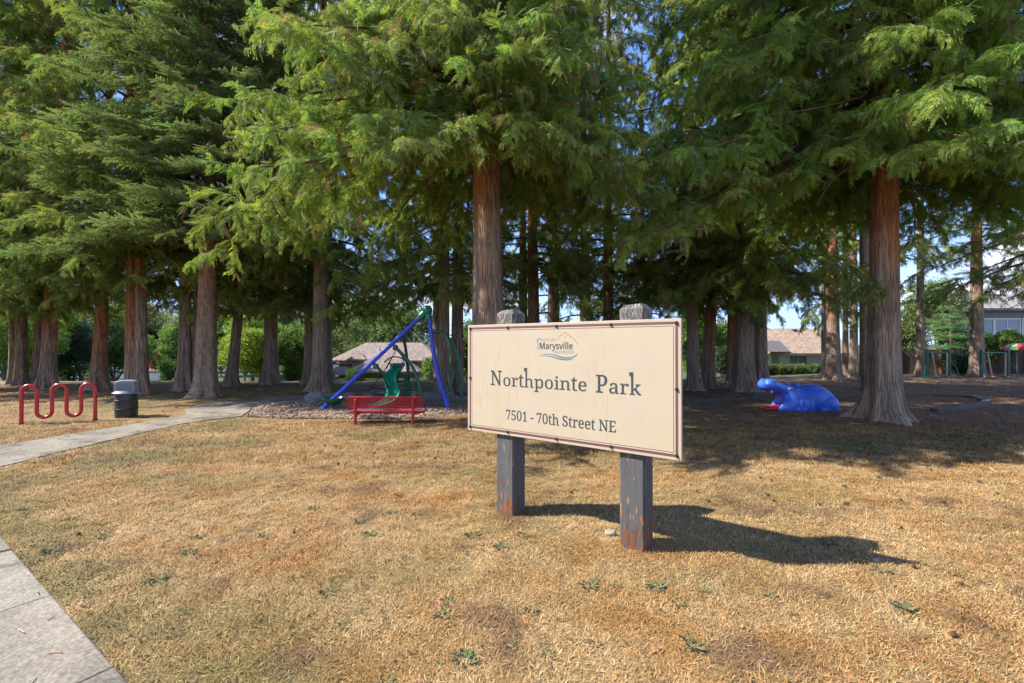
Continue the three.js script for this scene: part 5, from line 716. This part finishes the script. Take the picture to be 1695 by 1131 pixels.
// ------------------------------------------------------------------ small things on the lawn
{
  const r = rngOf(55), scales = []; for (let k = 0; k < 42; k++) { const a = k * 2.4, y = (k / 42 - 0.5) * 0.055, R = 0.021 * Math.sqrt(1 - Math.pow(y / 0.034, 2)); const g = new THREE.ConeGeometry(0.006, 0.014, 4); g.rotateZ(-1.1); g.rotateY(a); g.translate(Math.cos(a) * R, y, -Math.sin(a) * R); scales.push(g); }
  const core = new THREE.SphereGeometry(1, 10, 8).scale(0.02, 0.03, 0.02), cone = merge([core, ...scales]), cm = mat([0.075, 0.042, 0.025], 0.95);
  const spots = [[132, 887], [488, 884], [1046, 828], [1258, 793], [1276, 798], [1292, 700], [1319, 716], [1355, 838], [1400, 837], [1453, 792], [1490, 876], [1397, 807], [1560, 834], [1575, 1054], [1510, 940], [1588, 968], [1460, 771], [1408, 771], [1437, 755], [1269, 822], [1280, 832], [1153, 816], [1172, 832], [945, 817], [945, 716], [1198, 764], [1340, 755], [1300, 760], [1620, 800], [1650, 820], [1540, 780], [1490, 830], [1600, 746], [1665, 760], [75, 668], [62, 676], [130, 660], [292, 676], [310, 669], [270, 682], [720, 760], [620, 752], [560, 770], [690, 735], [1215, 740], [1250, 730]];
  let first; for (const [px, py] of spots) { const p = G(px, py); let o; if (!first) { o = first = new THREE.Mesh(cone, cm); o.castShadow = true; } else o = first.clone(); o.name = numbered('fallen_cone'); scene.add(o); o.position.set(p.x, groundHeight(p.x, p.z) + 0.024, p.z); o.rotation.set(1.4 + r() * 0.5, r() * 6.28, r()); o.scale.setScalar(0.55 + r() * 0.4); tag(o, 'small dark fallen conifer cone lying on the lawn', 'cone', 'fallen cones scattered over the lawn'); }
  // rosettes of green weeds
  const weed = (seed) => { const q = rngOf(seed), L = new Leaves(); for (let i = 0; i < 46; i++) { const a = q() * 6.283, e = 0.15 + q() * 0.9, d = V(Math.cos(a) * Math.cos(e), Math.sin(e), Math.sin(a) * Math.cos(e)), s = V(-Math.sin(a), 0.2, Math.cos(a)).normalize(), k = 0.7 + q() * 0.6, R = q() * 0.05; L.leaf(V(Math.cos(a + 1) * R, 0, Math.sin(a + 1) * R), d, s, 0.05 + q() * 0.06, 0.011 + q() * 0.012, [0.12 * k, 0.15 * k, 0.065 * k], 0.35); } return L.build(); };
  const kinds = [weed(1), weed(2), weed(3)], wm = leafMat([1, 1, 1], 0.2);
  const at = [[261, 961], [306, 1012], [435, 888], [172, 890], [613, 886], [595, 866], [545, 980], [571, 1036], [493, 1054], [733, 1017], [742, 996], [828, 905], [782, 887], [866, 887], [881, 1012], [985, 1066], [1087, 973], [1123, 1002], [730, 1096], [771, 1092], [1460, 946], [1590, 955], [1163, 978], [1525, 934], [1145, 1070], [1370, 900], [460, 806], [540, 815], [520, 842], [588, 836], [650, 850], [690, 852], [740, 856], [480, 780], [560, 742], [620, 790], [660, 820], [700, 800], [85, 915], [60, 905], [30, 870], [120, 860], [330, 890], [315, 916], [40, 845], [1020, 970], [975, 970], [845, 1066], [910, 1085], [640, 1126], [1500, 1010], [1270, 985]];
  at.forEach(([px, py], i) => { const p = G(px, py), o = new THREE.Mesh(kinds[i % 3], wm); o.castShadow = true; o.name = numbered('weed_clump'); scene.add(o); o.position.set(p.x, groundHeight(p.x, p.z), p.z); o.rotation.y = r() * 6.28; const s = (0.45 + r() * 0.75) * (py < 870 ? 0.75 : 1); o.scale.set(s, s * 0.75, s); tag(o, 'small rosette of green weeds growing in the dry lawn', 'weed', 'green weed clumps in the dry lawn'); });
}
// ------------------------------------------------------------------ houses, fences, cars and masts beyond the park
const shingle = (rgb) => new THREE.MeshStandardMaterial({ color: new THREE.Color().setRGB(...rgb), roughness: 0.95, map: dataTex(256, 256, (u, v) => { const row = Math.floor(v * 16), x = u * 14 + (row % 2) * 0.5, f = (v * 16) % 1, e = x % 1; return (0.62 + 0.38 * hash3(Math.floor(x) % 14, row, 3)) * (f < 0.1 || e < 0.05 ? 0.75 : 1); }, [0.28, 0.28]) });
const glassMat = new THREE.MeshPhysicalMaterial({ color: new THREE.Color().setRGB(0.12, 0.15, 0.17), roughness: 0.08, metalness: 0, clearcoat: 1, clearcoatRoughness: 0.03 }), whiteTrim = mat([0.72, 0.72, 0.7], 0.6);
function hip(w, d, h, ov, ridge) { // a hipped roof with overhang and a solid eave
  const x = w / 2 + ov, z = d / 2 + ov, r = ridge ?? Math.max(0, x - z), t = 0.18, v = [[-x, 0, z], [x, 0, z], [x, 0, -z], [-x, 0, -z], [-x, t, z], [x, t, z], [x, t, -z], [-x, t, -z], [-r, h, 0], [r, h, 0]], f = [[0, 1, 5], [0, 5, 4], [1, 2, 6], [1, 6, 5], [2, 3, 7], [2, 7, 6], [3, 0, 4], [3, 4, 7], [4, 5, 9], [4, 9, 8], [5, 6, 9], [6, 7, 8], [6, 8, 9], [7, 4, 8], [0, 3, 2], [0, 2, 1]], p = [], uv = [];
  for (const q of f) for (const i of q) { p.push(...v[i]); uv.push(v[i][0] + v[i][2] * 0.01, v[i][1] + v[i][2]); }
  const g = new THREE.BufferGeometry(); g.setAttribute('position', new THREE.Float32BufferAttribute(p, 3)); g.setAttribute('uv', new THREE.Float32BufferAttribute(uv, 2)); g.computeVertexNormals(); return g;
}
function gable(w, d, h, ov) { // ridge runs along z
  const s = new THREE.Shape(); s.moveTo(-w / 2 - ov, -ov * h / (w / 2)); s.lineTo(0, h); s.lineTo(w / 2 + ov, -ov * h / (w / 2)); s.lineTo(w / 2 + ov, -ov * h / (w / 2) + 0.2); s.lineTo(0, h + 0.22); s.lineTo(-w / 2 - ov, -ov * h / (w / 2) + 0.2);
  const g = new THREE.ExtrudeGeometry(s, { depth: d + 2 * ov, bevelEnabled: false }); g.translate(0, 0, -d / 2 - ov); return g;
}
function windowAt(parent, x, y, z, w, h, bars = 1, ry = 0, dark) {
  const g = new THREE.Group(), f = mesh('window', [box(w + 0.16, 0.09, 0.1, 0, h / 2 + 0.045, 0), box(w + 0.16, 0.09, 0.1, 0, -h / 2 - 0.045, 0), box(0.08, h, 0.1, -w / 2 - 0.04, 0, 0), box(0.08, h, 0.1, w / 2 + 0.04, 0, 0), ...Array.from({ length: bars }, (_, i) => box(0.06, h, 0.08, (i + 1) / (bars + 1) * w - w / 2, 0, 0))], dark ?? whiteTrim, parent);
  f.position.set(x, y, z); f.rotation.y = ry;
  for (let i = 0; i <= bars; i++) mesh('pane', box(w / (bars + 1) - 0.07, h, 0.03, (i + 0.5) / (bars + 1) * w - w / 2, 0, 0), glassMat, f);
}
const sidingTex = (n, vertical) => dataTex(64, 128, (u, v) => { const q = ((vertical ? u : v) * n) % 1; return q < 0.1 ? 0.62 : 0.94 + 0.06 * q; }, [0.5, 0.5]);
{ // yellow house beyond the play area
  const d = 55, p = base(637, d), t = thing('yellow_house', 'pale yellow two-storey house with brown hipped roofs behind the climbing frame', 'house', [p.x, p.y, p.z]), k = d / F, yw = mat([0.6, 0.5, 0.25], 0.85), sh = shingle([0.25, 0.19, 0.155]), X = (px) => (px - 637) * k, Y = (py) => EYE + (HY - py) * k - p.y;
  mesh('wall', [box(X(716) - X(558), Y(598) + 0.4, 7, (X(716) + X(558)) / 2, Y(598) / 2 - 0.2, -4)], yw, t);
  mesh('wall', [box(X(716) - X(546), Y(624) + 0.4, 2.4, (X(716) + X(546)) / 2, Y(624) / 2 - 0.2, 0.6)], yw, t);
  const r1 = mesh('roof', hip(X(722) - X(553), 8, Y(568) - Y(600), 0.5, 3.6), sh, t); r1.position.set((X(722) + X(553)) / 2, Y(599), -4);
  const r2 = mesh('porch_roof', hip(X(592) - X(545), 2.6, Y(606) - Y(619), 0.4), sh, t); r2.position.set((X(592) + X(545)) / 2, Y(619), 0.7);
  const r3 = mesh('porch_roof', hip(X(695) - X(595), 3, Y(594) - Y(615), 0.5), sh, t); r3.position.set((X(695) + X(595)) / 2, Y(615), 0.9);
  const r4 = mesh('dormer_roof', hip(1.9, 1.4, 0.9, 0.2), sh, t); r4.position.set(X(593), Y(597), -0.2);
  mesh('vent_pipe', bar(V(X(620), Y(585), -2), V(X(620), Y(575), -2), 0.1, 0.1, 8), mat([0.4, 0.38, 0.36], 0.7), t);
  windowAt(t, X(570), Y(610), -0.46, 1.6, 1.1); windowAt(t, X(655), Y(607), -0.46, 1.5, 1.0); windowAt(t, X(562), Y(634), 1.83, 0.9, 1.2, 0); windowAt(t, X(670), Y(634), 1.83, 1.6, 1.0);
}
{ const d = 62, p = base(550, d), t = thing('pale_house', 'pale grey house end showing left of the yellow house', 'house', [p.x, p.y, p.z - 2]); mesh('wall', box(2.2, 2.7, 5, 0, 1.35, 0), mat([0.5, 0.51, 0.53], 0.8), t); const r = mesh('roof', gable(2.2, 5, 0.5, 0.2), shingle([0.2, 0.19, 0.19]), t); r.position.y = 2.7; windowAt(t, 0, 1.7, 2.53, 0.8, 1.1, 0); }
{ // brown board fence of the yellow house
  const a = P(622, 640, 46), b = P(778, 640, 43), t = thing('garden_fence', 'dark brown board fence in front of the yellow house', 'fence', [a.x, terrain(a.x, a.z), a.z], -Math.atan2(b.z - a.z, b.x - a.x)), L = Math.hypot(b.x - a.x, b.z - a.z), n = Math.round(L / 0.15), bd = [];
  for (let i = 0; i < n; i++) bd.push(box(0.138, 1.35 + (i % 3) * 0.01, 0.025, (i + 0.5) * 0.15, 0.68, (i % 2) * 0.006)); const m = mesh('board', bd, mat([0.1, 0.065, 0.045], 0.9, { map: grainTex }), t); m.userData = { kind: 'stuff' };
  for (let x = 0; x <= L; x += 2.4) mesh('post', box(0.1, 1.45, 0.1, x, 0.7, -0.08), mat([0.09, 0.06, 0.04], 0.9), t);
}
{ // white garage on the far left
  const d = 70, p = base(223, d), k = d / F, t = thing('white_garage', 'low white garage with brown roof seen between trunks on the left', 'garage', [p.x, p.y, p.z]), X = (px) => (px - 223) * k, Y = (py) => EYE + (HY - py) * k - p.y, wl = mat([0.62, 0.62, 0.6], 0.8);
  mesh('wall', box(X(268) - X(178), Y(616) + 0.6, 5, 0, Y(616) / 2 - 0.3, -2.5), wl, t);
  const r = mesh('roof', hip(X(268) - X(178), 5, Y(604) - Y(616), 0.4), shingle([0.3, 0.21, 0.16]), t); r.position.set(0, Y(616), -2.5);
  const dr = mesh('garage_door', box(2.6, 2.1, 0.06, X(195), 1.2, 0.035), mat([0.7, 0.7, 0.68], 0.7), t); for (let i = 0; i < 4; i++) mesh('panel', box(2.5, 0.46, 0.05, X(195), 0.42 + i * 0.52, 0.07), mat([0.74, 0.74, 0.72], 0.7), dr);
  mesh('wall_side', box(1.9, Y(614), 0.12, X(257), Y(614) / 2, 0.07), mat([0.66, 0.68, 0.66], 0.8), t);
}
{ // grey house with a gabled wing and long tiled roof behind the hippo
  const d = 52, p = base(1280, d), k = d / F, t = thing('gabled_house', 'grey house with a gabled wing and long brown tiled roof behind the hippo', 'house', [p.x, p.y, p.z]), X = (px) => (px - 1280) * k, Y = (py) => EYE + (HY - py) * k - p.y, gw = mat([0.34, 0.32, 0.33], 0.85, { map: sidingTex(8, true) }), lw = mat([0.6, 0.58, 0.58], 0.8), sh = shingle([0.34, 0.24, 0.17]);
  const gx0 = X(1182), gx1 = X(1262), gh = Y(556);
  mesh('gabled_wall', box(gx1 - gx0, gh + 1, 6, (gx0 + gx1) / 2, gh / 2 - 0.5, -4), gw, t);
  { const s = new THREE.Shape(); s.moveTo((gx0 - gx1) / 2, 0); s.lineTo(0, 1.55); s.lineTo((gx1 - gx0) / 2, 0); const g = new THREE.ExtrudeGeometry(s, { depth: 6, bevelEnabled: false }); g.translate((gx0 + gx1) / 2, gh, -7); mesh('gable_wall', g, gw, t); }
  const r1 = mesh('gable_roof', gable(gx1 - gx0, 6, 1.55, 0.35), mat([0.5, 0.5, 0.48], 0.8), t); r1.position.set((gx0 + gx1) / 2, gh, -4);
  mesh('wall', box(X(1400) - X(1255), Y(586) + 1, 6, (X(1400) + X(1255)) / 2, Y(586) / 2 - 0.5, -3.6), lw, t);
  { const s = new THREE.Shape(); const y0 = Y(586), y1 = Y(545); s.moveTo(0, y0 - 0.12); s.lineTo(5.2, y1); s.lineTo(10.4, y0 - 0.12); s.lineTo(10.4, y0 + 0.1); s.lineTo(5.2, y1 + 0.24); s.lineTo(0, y0 + 0.1); const g = new THREE.ExtrudeGeometry(s, { depth: X(1410) - X(1262), bevelEnabled: false }); g.rotateY(Math.PI / 2); g.translate(X(1262), 0, 1.2); const q = g.attributes.position, uv = g.attributes.uv; for (let i = 0; i < q.count; i++) uv.setXY(i, q.getX(i), q.getZ(i)); mesh('roof', g, sh, t); }
  mesh('dark_lower_roof', box(X(1290) - X(1258), 0.14, 2.3).rotateX(0.55).translate((X(1290) + X(1258)) / 2, Y(574), 1.1), mat([0.13, 0.12, 0.12], 0.95, { map: grainTex }), t);
  mesh('chimney', [box(0.9, 2.6, 0.9, X(1190), Y(548), -5), box(1.1, 0.2, 1.1, X(1190), Y(548) + 1.4, -5)], mat([0.7, 0.69, 0.66], 0.8), t);
  mesh('vent', [bar(V(X(1346), Y(550), -3.4), V(X(1346), Y(545), -3.4), 0.16, 0.16, 10), box(0.5, 0.12, 0.5, X(1346), Y(544.5), -3.4)], mat([0.06, 0.06, 0.06], 0.7), t);
  windowAt(t, X(1203), Y(567), -0.94, 1.5, 1.1, 1); windowAt(t, X(1207), Y(609), -0.94, 1.1, 1.3, 1); windowAt(t, X(1326), Y(597), -0.54, 2.0, 1.0, 1); windowAt(t, X(1272), Y(597), -0.54, 0.7, 1.2, 0);
  const dr = mesh('door', box(0.8, 1.6, 0.06, X(1288), Y(600), -0.55), mat([0.16, 0.26, 0.2], 0.5), t); mesh('handle', new THREE.SphereGeometry(0.05, 8, 6).translate(X(1288) + 0.3, Y(601), -0.5), mat([0.5, 0.45, 0.3], 0.4), dr);
}
{ // grey-sided house with tall white chimney behind the fence on the right
  const d = 36, p = base(1660, d), k = d / F, t = thing('grey_house', 'grey sided house with wide windows behind the fence at the right edge', 'house', [p.x, p.y, p.z]), X = (px) => (px - 1660) * k, Y = (py) => EYE + (HY - py) * k - p.y, gs = mat([0.2, 0.21, 0.23], 0.85);
  const w0 = X(1622), w1 = X(1800); mesh('wall', box(w1 - w0, Y(515) + 1, 3, (w0 + w1) / 2, Y(515) / 2 - 0.5, -1.5), gs, t);
  const lap = []; for (let y = 0.1; y < Y(515); y += 0.2) { const g = box(w1 - w0 + 0.02, 0.17, 0.03, (w0 + w1) / 2, y + 0.09, 0.016); g.rotateX(0.0); lap.push(g); } const lm = mesh('siding_board', lap, mat([0.23, 0.24, 0.265], 0.8), t); lm.userData = { kind: 'stuff' };
  windowAt(t, X(1666), Y(541), 0.06, 1.9, 1.15, 1); windowAt(t, X(1634), Y(541), 0.06, 0.8, 1.15, 0); windowAt(t, X(1712), Y(541), 0.06, 1.9, 1.15, 1);
  const r = mesh('roof', hip(w1 - w0, 3.4, 1.5, 0.5), shingle([0.3, 0.28, 0.26]), t); r.position.set((w0 + w1) / 2, Y(515), -1.5);
}
{ const d = 37.5, p = base(1594, d), k = d / F, t = thing('chimney', 'tall white clapboard chimney behind the young spruces', 'chimney', [p.x, p.y, p.z]), Y = (py) => EYE + (HY - py) * k - p.y, wm = mat([0.68, 0.66, 0.6], 0.8), lap = []; mesh('shaft', [box(1.0, Y(490), 0.9, 0, Y(490) / 2, 0)], wm, t); for (let y = 1; y < Y(492); y += 0.2) lap.push(box(1.02, 0.165, 0.92, 0, y, 0)); const m = mesh('clapboard', lap, wm, t); m.userData = { kind: 'stuff' }; mesh('shoulder', new THREE.CylinderGeometry(0.72, 1.05, 1.4, 4).rotateY(Math.PI / 4).translate(0, Y(540), 0), wm, t); mesh('cap', [box(1.15, 0.12, 1.05, 0, Y(489), 0), box(0.7, 0.16, 0.6, 0, Y(486), 0)], mat([0.35, 0.32, 0.28], 0.8), t); }
{ // board fence on the right
  const a = P(1488, 620, 31), b = P(1790, 620, 29), t = thing('board_fence', 'dark brown wooden board fence behind the exercise frames on the right', 'fence', [a.x, terrain(a.x, a.z) - 0.1, a.z], -Math.atan2(b.z - a.z, b.x - a.x)), L = Math.hypot(b.x - a.x, b.z - a.z), n = Math.round(L / 0.15), r = rngOf(8), fm = [[0.11, 0.066, 0.04], [0.13, 0.075, 0.05], [0.09, 0.06, 0.042]].map((c) => mat(c, 0.92, { map: grainTex })), bg = [box(0.14, 1.75, 0.025, 0, 0.88, 0), box(0.14, 1.78, 0.025, 0, 0.89, 0.004)];
  for (let i = 0; i < n; i++) { const m = mesh('board', bg[i % 2], fm[Math.floor(r() * 3)], t); m.position.x = (i + 0.5) * 0.15; }
  for (let x = 0; x <= L; x += 2.4) mesh('post', box(0.11, 1.9, 0.11, x, 0.9, 0.08), mat([0.17, 0.07, 0.04], 0.9, { map: grainTex }), t);
}
{ // parasol over the fence
  const d = 27.2, p = base(1683, d), k = d / F, t = thing('parasol', 'small green and red parasol at the right edge above the fence', 'parasol', [p.x, p.y, p.z]), top = EYE + (HY - 568) * k - p.y, R = 19 * k;
  for (let i = 0; i < 8; i++) { const g = new THREE.SphereGeometry(1, 6, 6, i * Math.PI / 4, Math.PI / 4, 0, Math.PI / 2); g.scale(R, 0.42, R); g.translate(0, top - 0.42, 0); mesh('canopy_panel', g, mat(i % 2 ? [0.5, 0.05, 0.03] : [0.2, 0.32, 0.14], 0.8, { side: THREE.DoubleSide }), t); }
  mesh('pole', bar(V(0, 0, 0), V(0, top, 0), 0.03, 0.03, 8), mat([0.3, 0.28, 0.25], 0.5), t);
}
// cars parked on the street below the park
function car(px, d, turn, rgb, label) {
  const p = base(px, d), t = thing('parked_car', label, 'car', [p.x, p.y, p.z], turn), body = new THREE.Shape(), q = [[-2.15, 0.35], [-2.2, 0.62], [-2.05, 0.82], [-1.35, 0.92], [-0.75, 1.36], [-0.2, 1.45], [0.75, 1.42], [1.45, 0.98], [2.05, 0.92], [2.15, 0.7], [2.15, 0.35], [1.75, 0.3], [1.6, 0.55], [1.3, 0.66], [1.0, 0.55], [0.85, 0.3], [-0.85, 0.3], [-1.0, 0.55], [-1.3, 0.66], [-1.6, 0.55], [-1.75, 0.3]];
  q.forEach(([x, y], i) => (i ? body.lineTo(x, y) : body.moveTo(x, y)));
  const g = new THREE.ExtrudeGeometry(body, { depth: 1.5, bevelEnabled: true, bevelSize: 0.1, bevelThickness: 0.12, bevelOffset: -0.08, bevelSegments: 3 }); g.translate(0, 0, -0.75);
  mesh('body', g, new THREE.MeshPhysicalMaterial({ color: new THREE.Color().setRGB(...rgb), roughness: 0.3, metalness: 0.3, clearcoat: 1, clearcoatRoughness: 0.05 }), t);
  for (const s of [1, -1]) for (const w of [[[-1.15, 0.93], [-0.7, 1.3], [-0.1, 1.37], [-0.1, 0.93]], [[0, 0.93], [0, 1.37], [0.7, 1.34], [1.2, 0.98]]]) { const h = new THREE.Shape(w.map((v) => new THREE.Vector2(...v))), e = new THREE.ExtrudeGeometry(h, { depth: 0.02, bevelEnabled: false }); e.translate(0, 0, s > 0 ? 0.86 : -0.88); mesh('window', e, glassMat, t); }
  mesh('windscreen', box(0.03, 0.6, 1.35).rotateZ(-0.94).translate(-1.08, 1.14, 0), glassMat, t); mesh('rear_window', box(0.03, 0.62, 1.3).rotateZ(1.0).translate(1.15, 1.2, 0), glassMat, t);
  for (const x of [-1.3, 1.3]) for (const z of [-0.78, 0.78]) { const w = mesh('wheel', new THREE.CylinderGeometry(0.32, 0.32, 0.2, 20).rotateX(Math.PI / 2).translate(x, 0.32, z), mat([0.015, 0.015, 0.016], 0.8), t); mesh('rim', new THREE.CylinderGeometry(0.19, 0.19, 0.22, 14).rotateX(Math.PI / 2).translate(x, 0.32, z), mat([0.4, 0.4, 0.42], 0.35, { metalness: 0.7 }), w); }
}
car(110, 55, 0.5, [0.3, 0.36, 0.42], 'silver-blue car parked beyond the leaning cedars at left'); car(146, 57, 0.25, [0.45, 0.13, 0.09], 'reddish car parked just right of the silver-blue one'); car(481, 55, 0.05, [0.5, 0.52, 0.54], 'silver car parked low between the dark trunks and the yellow house');
struct('street', (() => { const g = new THREE.BoxGeometry(120, 0.1, 7); g.translate(-40, -3.46, -56); return g; })(), mat([0.07, 0.07, 0.072], 0.95, { map: grainTex }));
{ const p = base(283, 72), t = thing('street_lamp', 'slim pale street lamp left of the dark twin trunk', 'street lamp', [p.x, p.y, p.z]); mesh('pole', bar(V(0, 0, 0), V(0, 7.6, 0), 0.11, 0.07, 10), mat([0.55, 0.56, 0.56], 0.5), t); mesh('arm', tube([V(0, 7.4, 0), V(0.2, 7.9, 0), V(0.9, 8, 0)], 0.05, 12, 8), mat([0.55, 0.56, 0.56], 0.5), t); mesh('lamp_head', box(0.7, 0.14, 0.26, 1.1, 7.98, 0, 0.05), mat([0.5, 0.5, 0.5], 0.5), t); }
for (const [px, label] of [[257, 'dark power pole left of the street lamp'], [275, 'dark power pole just left of the slim street lamp, taller one']]) { const p = base(px, 92), t = thing('power_pole', label, 'power pole', [p.x, p.y, p.z]); mesh('pole', bar(V(0, 0, 0), V(0, px > 260 ? 11.5 : 9.8, 0), 0.14, 0.1, 8), mat([0.12, 0.09, 0.07], 0.9), t); mesh('crossarm', box(2, 0.12, 0.12, 0, px > 260 ? 10.9 : 9.3, 0), mat([0.12, 0.09, 0.07], 0.9), t); }
{ // distant blue wooded ridge
  /* wooded */ const n = 90, p = [], id = []; for (let i = 0; i <= n; i++) { const x = -3600 + i * 60, e = 25 + 150 * sm(-3400, -2300, x) * (1 - sm(-1500, -300, x)) * (0.75 + 0.5 * fbm(x * 0.0021, 3, 1, 4)) + 45 * fbm(x * 0.003, 7); p.push(x, -4, -2600, x, e * 0.7, -2850, x, e, -3000, x, -4, -3400); if (i < n) for (let k = 0; k < 3; k++) { const a = i * 4 + k; id.push(a, a + 4, a + 1, a + 1, a + 4, a + 5); } }
  const g = new THREE.BufferGeometry(); g.setAttribute('position', new THREE.Float32BufferAttribute(p, 3)); g.setIndex(id); g.computeVertexNormals(); struct('hills', g, mat([0.07, 0.1, 0.08], 1));
}
buildGrass(); buildLitter();
renderer.render(scene, camera);
